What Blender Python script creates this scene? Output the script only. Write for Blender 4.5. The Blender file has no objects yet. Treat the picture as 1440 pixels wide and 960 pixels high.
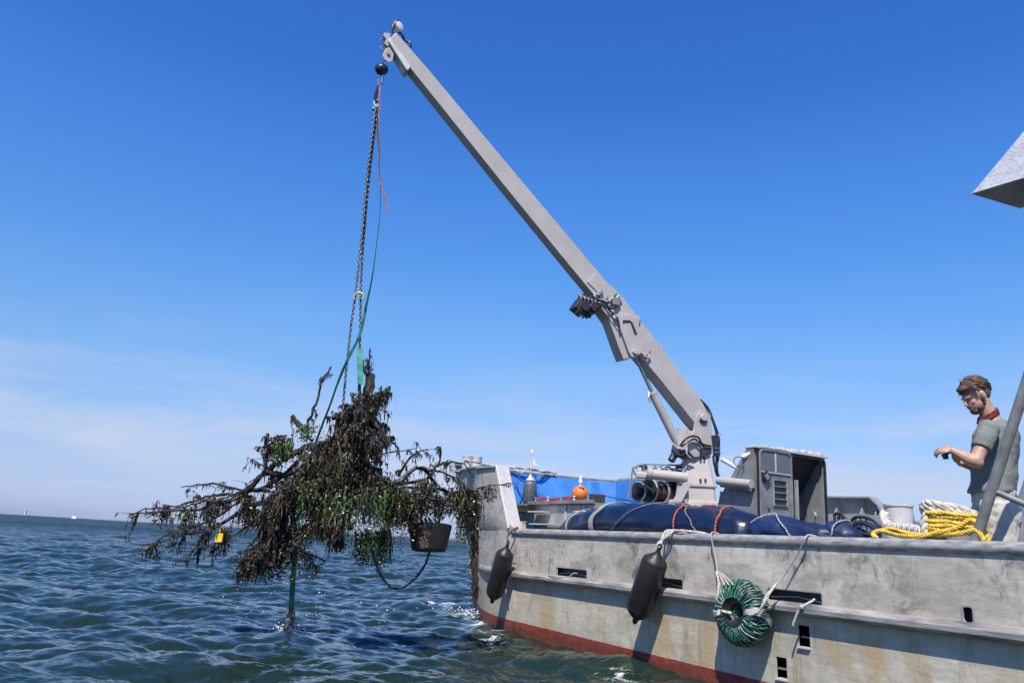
import bpy, bmesh, math, random
import numpy as np
from mathutils import Vector, Matrix, noise as mnoise
from mathutils.geometry import tessellate_polygon
SC = bpy.context.scene
COL = SC.collection
rnd = random.Random(7)
R = math.radians

# ------------------------------------------------------------------ camera
EYE = 1.06
FPX = 1100.0
PITCH = math.atan(282.7/FPX); ROLL = R(3.29)
fw = Vector((0, math.cos(PITCH), math.sin(PITCH)))
r0 = Vector((1, 0, 0)); u0 = Vector((0, -math.sin(PITCH), math.cos(PITCH)))
rt = r0*math.cos(ROLL) + u0*math.sin(ROLL)
up = u0*math.cos(ROLL) - r0*math.sin(ROLL)
CAM = Vector((0, 0, EYE))
cd = bpy.data.cameras.new('camera'); cam = bpy.data.objects.new('camera', cd); COL.objects.link(cam)
cd.sensor_width = 36; cd.lens = 36*FPX/1440; cd.clip_start = .05; cd.clip_end = 20000
m = Matrix((rt, up, -fw)).transposed().to_4x4(); m.translation = CAM
cam.matrix_world = m
SC.camera = cam

# ------------------------------------------------------------------ sky, sun, exposure
SUN = Vector((-0.391, -1.323, 1.9)).normalized()
W = bpy.data.worlds.new('World'); SC.world = W; W.use_nodes = True
nt = W.node_tree; nt.nodes.clear(); N = nt.nodes.new; L = nt.links.new
sky = N('ShaderNodeTexSky'); sky.sky_type = 'NISHITA'; sky.sun_disc = False
sky.sun_elevation = math.asin(SUN.z); sky.sun_rotation = math.atan2(SUN.x, SUN.y)
sky.air_density = 1.15; sky.dust_density = .3; sky.ozone_density = 3.5; sky.altitude = 0
tc = N('ShaderNodeTexCoord'); sep = N('ShaderNodeSeparateXYZ'); L(tc.outputs['Generated'], sep.inputs[0])
def wmath(op, a, b=None, c=None):
    n = N('ShaderNodeMath'); n.operation = op
    for i, v in enumerate((a, b, c)):
        if v is None: continue
        if isinstance(v, (int, float)): n.inputs[i].default_value = v
        else: L(v, n.inputs[i])
    return n.outputs[0]
def wramp(src, pts):
    n = N('ShaderNodeValToRGB'); L(src, n.inputs[0])
    el = n.color_ramp.elements
    while len(el) < len(pts): el.new(.5)
    for e, (p, c) in zip(el, pts):
        e.position = p; e.color = (c, c, c, 1) if isinstance(c, (int, float)) else (*c, 1)
    return n.outputs[0]
# tint of the clear sky with height, thin high cloud near the horizon
K_ = [(.0, (.50, .675, 1.48)), (.03, (.63, .77, 1.44)), (.066, (.75, .835, 1.30)), (.133, (.84, 1.0, 1.36)), (.21, (.83, 1.13, 1.50)), (.31, (.66, 1.17, 1.72)), (.43, (.54, 1.13, 1.90)), (.54, (.38, .96, 1.86)), (.66, (.36, .92, 1.86))]
tint = wramp(sep.outputs[2], [(a_, tuple(q/2 for q in c_)) for a_, c_ in K_])
mul = N('ShaderNodeMix'); mul.data_type = 'RGBA'; mul.blend_type = 'MULTIPLY'; mul.inputs[0].default_value = 1
L(sky.outputs[0], mul.inputs[6]); L(tint, mul.inputs[7])
mul2 = N('ShaderNodeMix'); mul2.data_type = 'RGBA'; mul2.blend_type = 'MULTIPLY'; mul2.inputs[0].default_value = 1; L(mul.outputs[2], mul2.inputs[6]); mul2.inputs[7].default_value = (2, 2, 2, 1)
mp = N('ShaderNodeMapping'); L(tc.outputs['Generated'], mp.inputs[0]); mp.inputs['Scale'].default_value = (1.5, 1.5, 9); mp.inputs['Rotation'].default_value = (R(1.5), R(3), 0)
nz = N('ShaderNodeTexNoise'); L(mp.outputs[0], nz.inputs['Vector']); nz.inputs['Scale'].default_value = 2.3; nz.inputs['Detail'].default_value = 7; nz.inputs['Roughness'].default_value = .58; nz.inputs['Distortion'].default_value = .5
cl = wramp(nz.outputs[0], [(.40, 0), (.66, 1)])
band = wramp(sep.outputs[2], [(0, .25), (.03, .5), (.07, .8), (.13, .62), (.18, .24), (.24, .06), (.34, .0)])
mp2 = N('ShaderNodeMapping'); L(tc.outputs['Generated'], mp2.inputs[0]); mp2.inputs['Scale'].default_value = (.7, .7, 30); mp2.inputs['Location'].default_value = (3, 1, 0)
nz2 = N('ShaderNodeTexNoise'); L(mp2.outputs[0], nz2.inputs['Vector']); nz2.inputs['Scale'].default_value = 1.6; nz2.inputs['Detail'].default_value = 4
low = wramp(sep.outputs[2], [(0, .1), (.015, .25), (.035, .55), (.06, .8), (.12, .4), (.17, .1), (.2, 0)])
f = wmath('ADD', wmath('MULTIPLY', wmath('MULTIPLY', cl, band), 1.0), wmath('MULTIPLY', wmath('MULTIPLY', nz2.outputs[0], low), .55))
f = wmath('MINIMUM', f, 1)
mix = N('ShaderNodeMix'); mix.data_type = 'RGBA'; L(f, mix.inputs[0]); L(mul2.outputs[2], mix.inputs[6]); mix.inputs[7].default_value = (5.6, 6.35, 8.0, 1)
bg = N('ShaderNodeBackground'); L(mix.outputs[2], bg.inputs[0]); bg.inputs[1].default_value = .0795
out = N('ShaderNodeOutputWorld'); L(bg.outputs[0], out.inputs[0])
sl = bpy.data.lights.new('sun', 'SUN'); sl.energy = 4.9; sl.angle = R(.53); sl.color = (1, .935, .83)
so = bpy.data.objects.new('sun', sl); COL.objects.link(so); so.rotation_euler = SUN.to_track_quat('Z', 'Y').to_euler()
SC.view_settings.view_transform = 'Standard'; SC.view_settings.look = 'None'; SC.view_settings.exposure = 0.4; SC.view_settings.gamma = 1

# ------------------------------------------------------------------ places
OB = Vector((1.923, 7.391, 0)); FWD = Vector((-.5, .8660254, 0)); INN = Vector((.8660254, .5, 0)); Z = Vector((0, 0, 1))
def P(s, v, z): return OB + FWD*s + INN*v + Z*z               # boat frame: s forward, v inboard from the port side, z up
def ray(x, y): return fw*FPX + rt*(x-720) - up*(y-480)
def on_z(x, y, z): d = ray(x, y); return CAM + d*((z-EYE)/d.z)
def on_Y(x, y, Y): d = ray(x, y); return CAM + d*(Y/d.y)
def on_v(x, y, v): d = ray(x, y); return CAM + d*(((OB-CAM).dot(INN)+v)/d.dot(INN))
def on_s(x, y, s): d = ray(x, y); return CAM + d*(((OB-CAM).dot(FWD)+s)/d.dot(FWD))
BASE = Vector((2.399, 9.914, 1.63))                              # crane foot
PIV = on_Y(988, 588, BASE.y)
TIP = on_Y(552, 55, 8.45)
CE = Vector((TIP.x-PIV.x, TIP.y-PIV.y, 0)).normalized()          # crane plane, horizontal direction to the tip
CN = Vector((CE.y, -CE.x, 0)); CN = CN if CN.y < 0 else -CN      # its normal, towards the camera
def cr(x, y, w=0.0): d = ray(x, y); return CAM + d*((PIV-CAM+CN*w).dot(CN)/d.dot(CN))
SUNK = 8.5                                                       # how far out the load hangs

# ------------------------------------------------------------------ materials
MATS = {}
def mat(name, col, rough=.5, metal=0.0, var=.12, vscale=6.0, bump=.0, bscale=40.0, col2=None, spec=.5, coat=0, attr=None, stretch=(1, 1, 1), sss=0):
    if name in MATS: return MATS[name]
    M = bpy.data.materials.new(name); M.use_nodes = True; t = M.node_tree; b = t.nodes['Principled BSDF']
    n = t.nodes.new; l = t.links.new
    geo = n('ShaderNodeNewGeometry'); mpn = n('ShaderNodeMapping'); mpn.vector_type = 'TEXTURE'
    mpn.inputs['Location'].default_value = OB; mpn.inputs['Rotation'].default_value = (0, 0, R(120)); mpn.inputs['Scale'].default_value = stretch
    l(geo.outputs['Position'], mpn.inputs[0])
    a = n('ShaderNodeTexNoise'); a.inputs['Scale'].default_value = vscale; a.inputs['Detail'].default_value = 6; a.inputs['Roughness'].default_value = .62
    l(mpn.outputs[0], a.inputs['Vector'])
    r = n('ShaderNodeValToRGB'); l(a.outputs[0], r.inputs[0])
    c = Vector(col); c2 = Vector(col2) if col2 else c*(1-2.2*var)
    e = r.color_ramp.elements; e[0].position = .3; e[1].position = .7
    e[0].color = (*[max(0, q) for q in c2], 1); e[1].color = (*[q*(1+var*.6) for q in c], 1)
    csock = r.outputs[0]
    if attr:
        at = n('ShaderNodeAttribute'); at.attribute_name = attr
        mx = n('ShaderNodeMix'); mx.data_type = 'RGBA'; mx.blend_type = 'MULTIPLY'; mx.inputs[0].default_value = 1
        l(csock, mx.inputs[6]); l(at.outputs['Color'], mx.inputs[7]); csock = mx.outputs[2]
    l(csock, b.inputs['Base Color'])
    rr = n('ShaderNodeMapRange'); l(a.outputs[0], rr.inputs[0]); rr.inputs[1].default_value = .3; rr.inputs[2].default_value = .7
    rr.inputs[3].default_value = min(1, rough+.1); rr.inputs[4].default_value = max(.03, rough-.08); l(rr.outputs[0], b.inputs['Roughness'])
    b.inputs['Metallic'].default_value = metal; b.inputs['Specular IOR Level'].default_value = spec
    if coat: b.inputs['Coat Weight'].default_value = coat; b.inputs['Coat Roughness'].default_value = .12
    if sss: b.inputs['Subsurface Weight'].default_value = sss; b.inputs['Subsurface Radius'].default_value = (.01, .004, .002)
    if bump:
        q = n('ShaderNodeTexNoise'); q.inputs['Scale'].default_value = bscale; q.inputs['Detail'].default_value = 5; l(mpn.outputs[0], q.inputs['Vector'])
        bp = n('ShaderNodeBump'); bp.inputs['Strength'].default_value = 1; bp.inputs['Distance'].default_value = bump
        l(q.outputs[0], bp.inputs['Height']); l(bp.outputs[0], b.inputs['Normal'])
    MATS[name] = M; return M

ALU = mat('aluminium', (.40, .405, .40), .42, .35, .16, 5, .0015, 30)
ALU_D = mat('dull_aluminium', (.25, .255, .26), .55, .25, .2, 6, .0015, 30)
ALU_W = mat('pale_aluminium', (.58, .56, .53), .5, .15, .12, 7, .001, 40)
CRANE = mat('crane_paint', (.425, .385, .355), .42, 0, .08, 3.5, .0006, 60)
STEEL = mat('bright_steel', (.62, .62, .64), .22, .9, .1, 8)
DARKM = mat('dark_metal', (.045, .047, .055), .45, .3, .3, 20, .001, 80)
BLACK = mat('black_rubber', (.018, .018, .02), .42, 0, .25, 14, .0015, 50)
FENDM = mat('fender_rubber', (.009, .009, .011),   .42, 0, .35, 5, .003, 25, spec=.4, col2=(.022, .021, .020))
HOSE = mat('hose_rubber', (.02, .022, .03), .4, 0, .2, 20)
BLUEP = mat('blue_paint', (.05, .22, .62), .45, 0, .18, 3, .001, 20)
NAVY = mat('navy_tarpaulin', (.007, .015, .045), .30, 0, .3, 2.2, .012, 6, spec=.6, coat=.25)
NAVY2 = mat('blue_tarpaulin', (.012, .030, .10), .42, 0, .3, 3, .012, 8)
ORANGE = mat('orange_plastic', (.75, .19, .03), .4, 0, .1, 12)
YROPE = mat('yellow_rope', (.74, .50, .06), .7, 0, .14, 20, .002, 160, attr='col')
WROPE = mat('white_rope', (.60, .56, .48), .85, 0, .18, 20, .003, 150, attr='col')
GROPE = mat('grey_rope', (.42, .40, .36), .85, 0, .2, 30, .002, 200)
BROPE = mat('brown_cord', (.26, .21, .19), .8, 0, .2, 30, .002, 200)
RROPE = mat('red_rope', (.55, .10, .07), .75, 0, .2, 30, .002, 200)
PINKS = mat('pink_webbing', (.30, .15, .18), .8, 0, .3, 30)
GREENS = mat('green_webbing', (.06, .34, .24), .6, 0, .3, 9, .001, 200)
GNET = mat('green_net', (.02, .17, .115), .7, 0, .25, 25)
WNET = mat('pale_net', (.36, .44, .38), .7, 0, .2, 25)
CHAINM = mat('galvanised_chain', (.25, .24, .27), .42, .6, .4, 30)
SHACK = mat('yellow_shackle', (.62, .56, .22), .4, .3, .2, 30)
WHITE = mat('white_plastic', (.78, .78, .76), .4, 0, .06, 10)
YTAG = mat('yellow_tag', (.85, .58, .02), .45, 0, .1, 20)
SKIN = mat('skin', (.47, .275, .20), .5, 0, .12, 18, .0006, 120, sss=.08)
HAIR = mat('brown_hair', (.15, .092, .060), .5, 0, .5, 45, .008, 70, stretch=(1, 1, .4))
SHIRT = mat('grey_cotton', (.175, .19, .178), .9, 0, .12, 8, .012, 11)
PANTS = mat('sand_cotton', (.47, .44, .385), .92, 0, .12, 9, .02, 10)
KERCH = mat('red_kerchief', (.16, .025, .028), .85, 0, .6, 60, .004, 60)
BARK = mat('wet_bark', (.038, .026, .018), .5, 0, .5, 12, .006, 60)
WEED = mat('wet_seaweed', (.9, .9, .9), .42, 0, .3, 25, .004, 80, attr='col', spec=.4)
MUSS = mat('mussel_crust', (.028, .021, .017), .55, 0, .6, 40, .01, 60)
TUBM = mat('mud_coated_rubber', (.022, .020, .018), .5, 0, .3, 9, .004, 40)
CLAY = mat('dried_mud', (.13, .095, .055), .9, 0, .5, 25, .01, 60)
CLAY2 = mat('pale_crust', (.55, .52, .46), .9, 0, .3, 25, .006, 60)
RED = mat('red_cloth', (.20, .02, .035), .8, 0, .3, 10, .01, 20)
GLASS = mat('smoked_glass', (.10, .125, .145), .12, 0, .1, 4)
INSIDE = mat('interior_shade', (.025, .028, .035), .6, .2, .2, 6)  # near-black colour stands in for the shade inside the doorway
SAND = mat('shore_sand_and_grass', (.15, .145, .11), .9, 0, .3, .02, col2=(.06, .085, .055))

def hull_mat(name, lower):
    M = bpy.data.materials.new(name); M.use_nodes = True; t = M.node_tree; b = t.nodes['Principled BSDF']; n = t.nodes.new; l = t.links.new
    geo = n('ShaderNodeNewGeometry'); mpn = n('ShaderNodeMapping'); mpn.vector_type = 'TEXTURE'
    mpn.inputs['Location'].default_value = OB; mpn.inputs['Rotation'].default_value = (0, 0, R(120)); l(geo.outputs['Position'], mpn.inputs[0])
    X = n('ShaderNodeSeparateXYZ'); l(mpn.outputs[0], X.inputs[0])
    def sc(vec, s, loc=(0, 0, 0), rot=(0, 0, 0)):
        q = n('ShaderNodeMapping'); q.inputs['Scale'].default_value = s; q.inputs['Location'].default_value = loc; q.inputs['Rotation'].default_value = rot; l(vec, q.inputs[0]); return q.outputs[0]
    def nz(vec, s=1, d=5, ro=.6, di=0):
        q = n('ShaderNodeTexNoise'); l(vec, q.inputs['Vector']); q.inputs['Scale'].default_value = s; q.inputs['Detail'].default_value = d; q.inputs['Roughness'].default_value = ro; q.inputs['Distortion'].default_value = di; return q.outputs[0]
    def mr(v, a, bb, c=0.0, d=1.0):
        q = n('ShaderNodeMapRange'); l(v, q.inputs[0]); q.inputs[1].default_value = a; q.inputs[2].default_value = bb; q.inputs[3].default_value = c; q.inputs[4].default_value = d; q.interpolation_type = 'SMOOTHSTEP'; return q.outputs[0]
    def mt(op, a, bb):
        q = n('ShaderNodeMath'); q.operation = op
        for i, v in enumerate((a, bb)):
            if isinstance(v, (int, float)): q.inputs[i].default_value = v
            else: l(v, q.inputs[i])
        return q.outputs[0]
    def mx(f, a, bb, mode='MIX'):
        q = n('ShaderNodeMix'); q.data_type = 'RGBA'; q.blend_type = mode
        if isinstance(f, (int, float)): q.inputs[0].default_value = f
        else: l(f, q.inputs[0])
        for i, v in ((6, a), (7, bb)):
            if isinstance(v, tuple): q.inputs[i].default_value = (*v, 1)
            else: l(v, q.inputs[i])
        return q.outputs[2]
    base = mpn.outputs[0]
    # polishing patches: soft blocks of slightly different sheen
    wob = n('ShaderNodeMix'); wob.data_type = 'RGBA'; wob.inputs[0].default_value = .06; l(base, wob.inputs[6])
    wn = n('ShaderNodeTexNoise'); wn.inputs['Scale'].default_value = 3; l(base, wn.inputs['Vector']); l(wn.outputs['Color'], wob.inputs[7])
    vo = n('ShaderNodeTexVoronoi'); vo.distance = 'CHEBYCHEV'; vo.feature = 'SMOOTH_F1'; vo.inputs['Smoothness'].default_value = .25; vo.inputs['Scale'].default_value = 1
    l(sc(wob.outputs[2], (3.6, 1, 6.2)), vo.inputs['Vector'])
    vc = n('ShaderNodeSeparateColor'); l(vo.outputs['Color'], vc.inputs[0])
    big = nz(sc(base, (.9, .9, 1.4)), 1.4, 4)
    fine = nz(sc(base, (9, 9, 14)), 1.5, 7, .7)
    wav = nz(sc(base, (3, 3, 8)), 1.3, 4, .5, .8)
    val = mt('ADD', mt('ADD', mt('MULTIPLY', vc.outputs[0], .13), mt('MULTIPLY', big, .34)), mt('ADD', mt('MULTIPLY', fine, .22), mt('MULTIPLY', wav, .16)))
    cA = n('ShaderNodeValToRGB'); l(val, cA.inputs[0]); e = cA.color_ramp.elements
    e[0].position = .32; e[0].color = (.29, .268, .228, 1); e[1].position = .56; e[1].color = (.56, .522, .445, 1)
    col = cA.outputs[0]
    # dark rubber scuffs
    sv = sc(base, (5, 3, 3.4), rot=(0, R(38), 0))
    s1 = mr(nz(sv, 1.1, 8, .68, .9), .49, .68)
    zone = mr(nz(sc(base, (1.5, 1.5, 1.2), loc=(2.2, 0, .7)), 1.2, 2), .42, .56)
    if not lower:
        col = mx(mt('MULTIPLY', mt('MULTIPLY', s1, zone), .85), col, (.075, .08, .085))
        streak = nz(sc(base, (16, 16, .8)), 1, 3)
        col = mx(mr(streak, .5, .75, 0, .22), col, (.22, .20, .17))
        # tan dirt just above the rubbing strake
        col = mx(mr(mt('ADD', X.outputs[2], mt('MULTIPLY', big, .1)), .86, .72, 0, .5), col, (.40, .32, .24))
    else:
        st = nz(sc(base, (2.0, 2.0, .9), loc=(1.1, 0, 0)), 1.3, 6, .66, .6)
        col = mx(.55, col, (.62, .56, .43), 'MULTIPLY') if False else mx(.35, col, (.52, .47, .36))
        col = mx(mr(st, .46, .66, 0, .85), col, (.40, .29, .16))
        st2 = nz(sc(base, (10, 10, 1.6)), 1, 6, .7, .8)
        col = mx(mr(st2, .50, .74, 0, .55), col, (.17, .145, .11))
        gr = nz(sc(base, (1.6, 1.6, 1.5), loc=(5, 0, 3)), 1.3, 4)
        col = mx(mr(gr, .45, .64, 0, .6), col, (.33, .335, .27))
        line = mt('ADD', mt('MULTIPLY', X.outputs[0], -.011), X.outputs[2])
        edge = mt('ADD', line, mt('MULTIPLY', mt('SUBTRACT', fine, .5), .012))
        paint = mr(edge, .086, .078)
        redc = mx(mr(fine, .35, .7), (.17, .028, .022), (.26, .055, .042))
        redc = mx(mr(st2, .5, .7, 0, .5), redc, (.07, .035, .025))
        slime = mr(mt('ADD', line, mt('MULTIPLY', st2, .06)), .085, .02)
        redc = mx(mt('MULTIPLY', slime, .5), redc, (.05, .04, .02))
        col = mx(paint, col, redc)
    l(col, b.inputs['Base Color'])
    b.inputs['Metallic'].default_value = 0; b.inputs['Specular IOR Level'].default_value = .3
    l(mr(val, .3, .6, .62, .40), b.inputs['Roughness'])
    bp = n('ShaderNodeBump'); bp.inputs['Distance'].default_value = .006; bp.inputs['Strength'].default_value = .7
    l(mt('ADD', mt('ADD', wav, mt('MULTIPLY', big, 5.0)), mt('MULTIPLY', fine, .5)), bp.inputs['Height']); l(bp.outputs[0], b.inputs['Normal'])
    return M
HULL_U = hull_mat('hull_plate_upper', False); HULL_L = hull_mat('hull_plate_lower', True)

def tread_mat():
    M = mat('tread_plate', (.60, .60, .58), .32, .35, .15, 8)
    t = M.node_tree; b = t.nodes['Principled BSDF']; n = t.nodes.new; l = t.links.new
    geo = n('ShaderNodeNewGeometry'); q = n('ShaderNodeMapping'); q.inputs['Scale'].default_value = (30, 30, 48); l(geo.outputs['Position'], q.inputs[0])
    v = n('ShaderNodeTexVoronoi'); v.inputs['Scale'].default_value = 1; l(q.outputs[0], v.inputs['Vector'])
    mr = n('ShaderNodeMapRange'); l(v.outputs['Distance'], mr.inputs[0]); mr.inputs[1].default_value = .28; mr.inputs[2].default_value = .2
    bp = n('ShaderNodeBump'); bp.inputs['Distance'].default_value = .009; l(mr.outputs[0], bp.inputs['Height']); l(bp.outputs[0], b.inputs['Normal'])
    return M
TREAD = tread_mat()

# ------------------------------------------------------------------ object helpers
WLOC = {}
def prop(o, label=None, cat=None, group=None, kind=None):
    if label: o['label'] = label
    if cat: o['category'] = cat
    if group: o['group'] = group
    if kind: o['kind'] = kind
    return o
def thing(name, label, cat, loc, group=None):
    o = bpy.data.objects.new(name, None); COL.objects.link(o); o.empty_display_size = .1
    o.location = loc; WLOC[o] = Vector(loc); return prop(o, label, cat, group)
class MB:
    def __init__(s): s.v = []; s.f = []; s.c = None
    def add(s, vs, fs, c=None):
        b = len(s.v); s.v += [Vector(q) for q in vs]; s.f += [tuple(i+b for i in q) for q in fs]
        if c is not None:
            if s.c is None: s.c = [(1, 1, 1)]*b
            s.c += [c]*len(vs)
        elif s.c is not None: s.c += [(1, 1, 1)]*len(vs)
        return s
    def box(s, c, size, ax=None):
        a, b, d = ax or (Vector((1, 0, 0)), Vector((0, 1, 0)), Z)
        c = Vector(c); x, y, z = (q/2 for q in size)
        vs = [c+a*(i*x)+b*(j*y)+d*(k*z) for i in (-1, 1) for j in (-1, 1) for k in (-1, 1)]
        return s.add(vs, [(0, 1, 3, 2), (4, 6, 7, 5), (0, 4, 5, 1), (2, 3, 7, 6), (0, 2, 6, 4), (1, 5, 7, 3)])
    def prism(s, pts, vec, holes=None):
        vec = Vector(vec); loops = [[Vector(p) for p in pts]] + [[Vector(p) for p in h] for h in (holes or [])]
        flat = [p for lp in loops for p in lp]; n = len(flat)
        tris = tessellate_polygon(loops)
        fs = [tuple(t) for t in tris] + [tuple(i+n for i in reversed(t)) for t in tris]
        b = 0
        for lp in loops:
            k = len(lp)
            fs += [(b+i, b+(i+1) % k, b+(i+1) % k+n, b+i+n) for i in range(k)]; b += k
        return s.add(flat+[p+vec for p in flat], fs)
    def tube(s, pts, r, n=8, caps=True, c=None, flat=1.0):
        pts = [Vector(p) for p in pts]; k = len(pts)
        rr = r if isinstance(r, (list, tuple)) else [r]*k
        T = [(pts[min(i+1, k-1)]-pts[max(i-1, 0)]).normalized() for i in range(k)]
        u = T[0].orthogonal().normalized() if abs(T[0].z) > .9 else T[0].cross(Z).normalized()
        vs = []
        for i in range(k):
            u = u - T[i]*u.dot(T[i])
            u = u.normalized() if u.length > 1e-6 else T[i].orthogonal().normalized()
            w = T[i].cross(u)
            for j in range(n):
                a = 2*math.pi*j/n; vs.append(pts[i]+(u*math.cos(a)+w*(math.sin(a)*flat))*rr[i])
        fs = [(i*n+j, i*n+(j+1) % n, (i+1)*n+(j+1) % n, (i+1)*n+j) for i in range(k-1) for j in range(n)]
        if caps: fs += [tuple(reversed(range(n))), tuple((k-1)*n+j for j in range(n))]
        return s.add(vs, fs, c)
    def lathe(s, base, axis, prof, n=24):
        base = Vector(base); axis = Vector(axis).normalized()
        return s.tube([base+axis*p[0] for p in prof], [max(p[1], 1e-4) for p in prof], n)
    def ell(s, c, rad, ax=None, n=12, m=8, c2=None):
        a, b, d = ax or (Vector((1, 0, 0)), Vector((0, 1, 0)), Z); c = Vector(c)
        vs = [c+d*rad[2]]
        for i in range(1, m):
            th = math.pi*i/m
            for j in range(n):
                ph = 2*math.pi*j/n
                vs.append(c+a*(rad[0]*math.sin(th)*math.cos(ph))+b*(rad[1]*math.sin(th)*math.sin(ph))+d*(rad[2]*math.cos(th)))
        vs.append(c-d*rad[2]); last = len(vs)-1
        fs = [(0, 1+j, 1+(j+1) % n) for j in range(n)]
        fs += [(1+i*n+j, 1+(i+1)*n+j, 1+(i+1)*n+(j+1) % n, 1+i*n+(j+1) % n) for i in range(m-2) for j in range(n)]
        fs += [(last, 1+(m-2)*n+(j+1) % n, 1+(m-2)*n+j) for j in range(n)]
        return s.add(vs, fs, c2)
    def ribbon(s, pts, w, side, c=None, th=0.0):
        pts = [Vector(p) for p in pts]; k = len(pts); vs = []
        ws = w if isinstance(w, (list, tuple)) else [w]*k
        sd = side if isinstance(side, (list, tuple)) else [side]*k
        if th == 0:
            for i in range(k):
                d = Vector(sd[i])*ws[i]/2; vs += [pts[i]-d, pts[i]+d]
            return s.add(vs, [(2*i, 2*i+1, 2*i+3, 2*i+2) for i in range(k-1)], c)
        for i in range(k):
            t = (pts[min(i+1, k-1)]-pts[max(i-1, 0)]).normalized(); d = Vector(sd[i]).normalized(); nn = t.cross(d).normalized()*th/2; d = d*ws[i]/2
            vs += [pts[i]-d-nn, pts[i]+d-nn, pts[i]+d+nn, pts[i]-d+nn]
        fs = [(4*i+j, 4*i+(j+1) % 4, 4*i+4+(j+1) % 4, 4*i+4+j) for i in range(k-1) for j in range(4)]
        fs += [(3, 2, 1, 0), (4*k-4, 4*k-3, 4*k-2, 4*k-1)]
        return s.add(vs, fs, c)
    def obj(s, name, ma, parent=None, smooth=False, bevel=0, loc=None, sub=0):
        if parent is not None: base = WLOC[parent]
        elif loc is not None: base = Vector(loc)
        else:
            mn = [min(v[i] for v in s.v) for i in range(3)]; mxx = [max(v[i] for v in s.v) for i in range(3)]
            base = Vector(((mn[0]+mxx[0])/2, (mn[1]+mxx[1])/2, mn[2]))
        me = bpy.data.meshes.new(name); me.from_pydata([v-base for v in s.v], [], s.f); me.update()
        bm = bmesh.new(); bm.from_mesh(me)
        if len(s.v) < 60000: bmesh.ops.recalc_face_normals(bm, faces=bm.faces)
        bm.to_mesh(me); bm.free()
        if s.c is not None:
            at = me.color_attributes.new('col', 'FLOAT_COLOR', 'POINT')
            at.data.foreach_set('color', np.array([(*q, 1) for q in s.c], dtype=np.float32).ravel())
        o = bpy.data.objects.new(name, me); COL.objects.link(o)
        if ma: me.materials.append(ma)
        if smooth:
            me.polygons.foreach_set('use_smooth', [True]*len(me.polygons))
            if smooth != 'all':
                try: me.set_sharp_from_angle(angle=R(40))
                except Exception: pass
        if parent is not None: o.parent = parent; WLOC[o] = WLOC[parent]
        else: o.location = base; WLOC[o] = base
        if sub: q = o.modifiers.new('s', 'SUBSURF'); q.levels = sub; q.render_levels = sub
        if bevel: q = o.modifiers.new('b', 'BEVEL'); q.width = bevel; q.segments = 2; q.limit_method = 'ANGLE'; q.angle_limit = R(35)
        return o
def crv(pts, n=8):                                               # Catmull-Rom through points
    pts = [Vector(p) for p in pts]; q = [pts[0]*2-pts[1]]+pts+[pts[-1]*2-pts[-2]]; o = []
    for i in range(1, len(q)-2):
        for j in range(n):
            t = j/n; a, b, c, d = q[i-1], q[i], q[i+1], q[i+2]
            o.append(.5*((2*b)+(c-a)*t+(2*a-5*b+4*c-d)*t*t+(3*b-a-3*c+d)*t*t*t))
    return o+[pts[-1]]
def arc(c, r, a, b, a0=0, a1=360, n=16): return [Vector(c)+Vector(a)*(r*math.cos(R(a0+(a1-a0)*i/n)))+Vector(b)*(r*math.sin(R(a0+(a1-a0)*i/n))) for i in range(n+1)]
def laid_rope(mb, pts, r, strands=3, turns=18.0, c1=(1, 1, 1), c2=(.8, .8, .8), n=6):   # strands twisted round a path
    pts = [Vector(p) for p in pts]; k = len(pts); dist = 0
    T = [(pts[min(i+1, k-1)]-pts[max(i-1, 0)]).normalized() for i in range(k)]
    u = T[0].orthogonal().normalized(); paths = [[] for _ in range(strands)]
    for i in range(k):
        if i: dist += (pts[i]-pts[i-1]).length
        u = (u-T[i]*u.dot(T[i])).normalized(); w = T[i].cross(u)
        for q in range(strands):
            a = dist*turns+2*math.pi*q/strands; paths[q].append(pts[i]+(u*math.cos(a)+w*math.sin(a))*r*.5)
    for q in range(strands): mb.tube(paths[q], r*.58, n, c=c1 if q else c2)
    return mb
def resample(pts, step):
    pts = [Vector(p) for p in pts]; o = [pts[0]]; acc = 0
    for a, b in zip(pts, pts[1:]):
        d = (b-a).length; t = step-acc
        while t <= d: o.append(a.lerp(b, t/d)); t += step
        acc = (acc+d) % step
    return o

# ------------------------------------------------------------------ water
def ocean(seed, Lt, Nn, lmin, lmax, wind, spread, rms):
    rs = np.random.RandomState(seed)
    k1 = np.fft.fftfreq(Nn, d=Lt/Nn)*2*np.pi; kx, ky = np.meshgrid(k1, k1, indexing='ij'); k = np.hypot(kx, ky); k[0, 0] = 1
    wx, wy = wind; cosw = (kx*wx+ky*wy)/k
    S = k**-3.6*(np.abs(cosw)**spread*.9+.1)
    lam = 2*np.pi/k
    S *= 1/(1+np.exp(-(lam-lmin)/(lmin*.12)))*1/(1+np.exp((lam-lmax)/(lmax*.15)))
    A = (rs.randn(Nn, Nn)+1j*rs.randn(Nn, Nn))*np.sqrt(S/2); A[0, 0] = 0
    h = np.fft.ifft2(A).real; sc_ = rms/h.std()
    dx = np.fft.ifft2(A*(-1j)*kx/k).real*sc_; dy = np.fft.ifft2(A*(-1j)*ky/k).real*sc_
    return h*sc_, dx, dy
def samp(g, x, y, Lt):
    Nn = g.shape[0]; u = (x/Lt % 1)*Nn; v = (y/Lt % 1)*Nn; i = u.astype(int) % Nn; j = v.astype(int) % Nn; a = u-np.floor(u); b = v-np.floor(v)
    i1 = (i+1) % Nn; j1 = (j+1) % Nn
    return g[i, j]*(1-a)*(1-b)+g[i1, j]*a*(1-b)+g[i, j1]*(1-a)*b+g[i1, j1]*a*b
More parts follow.
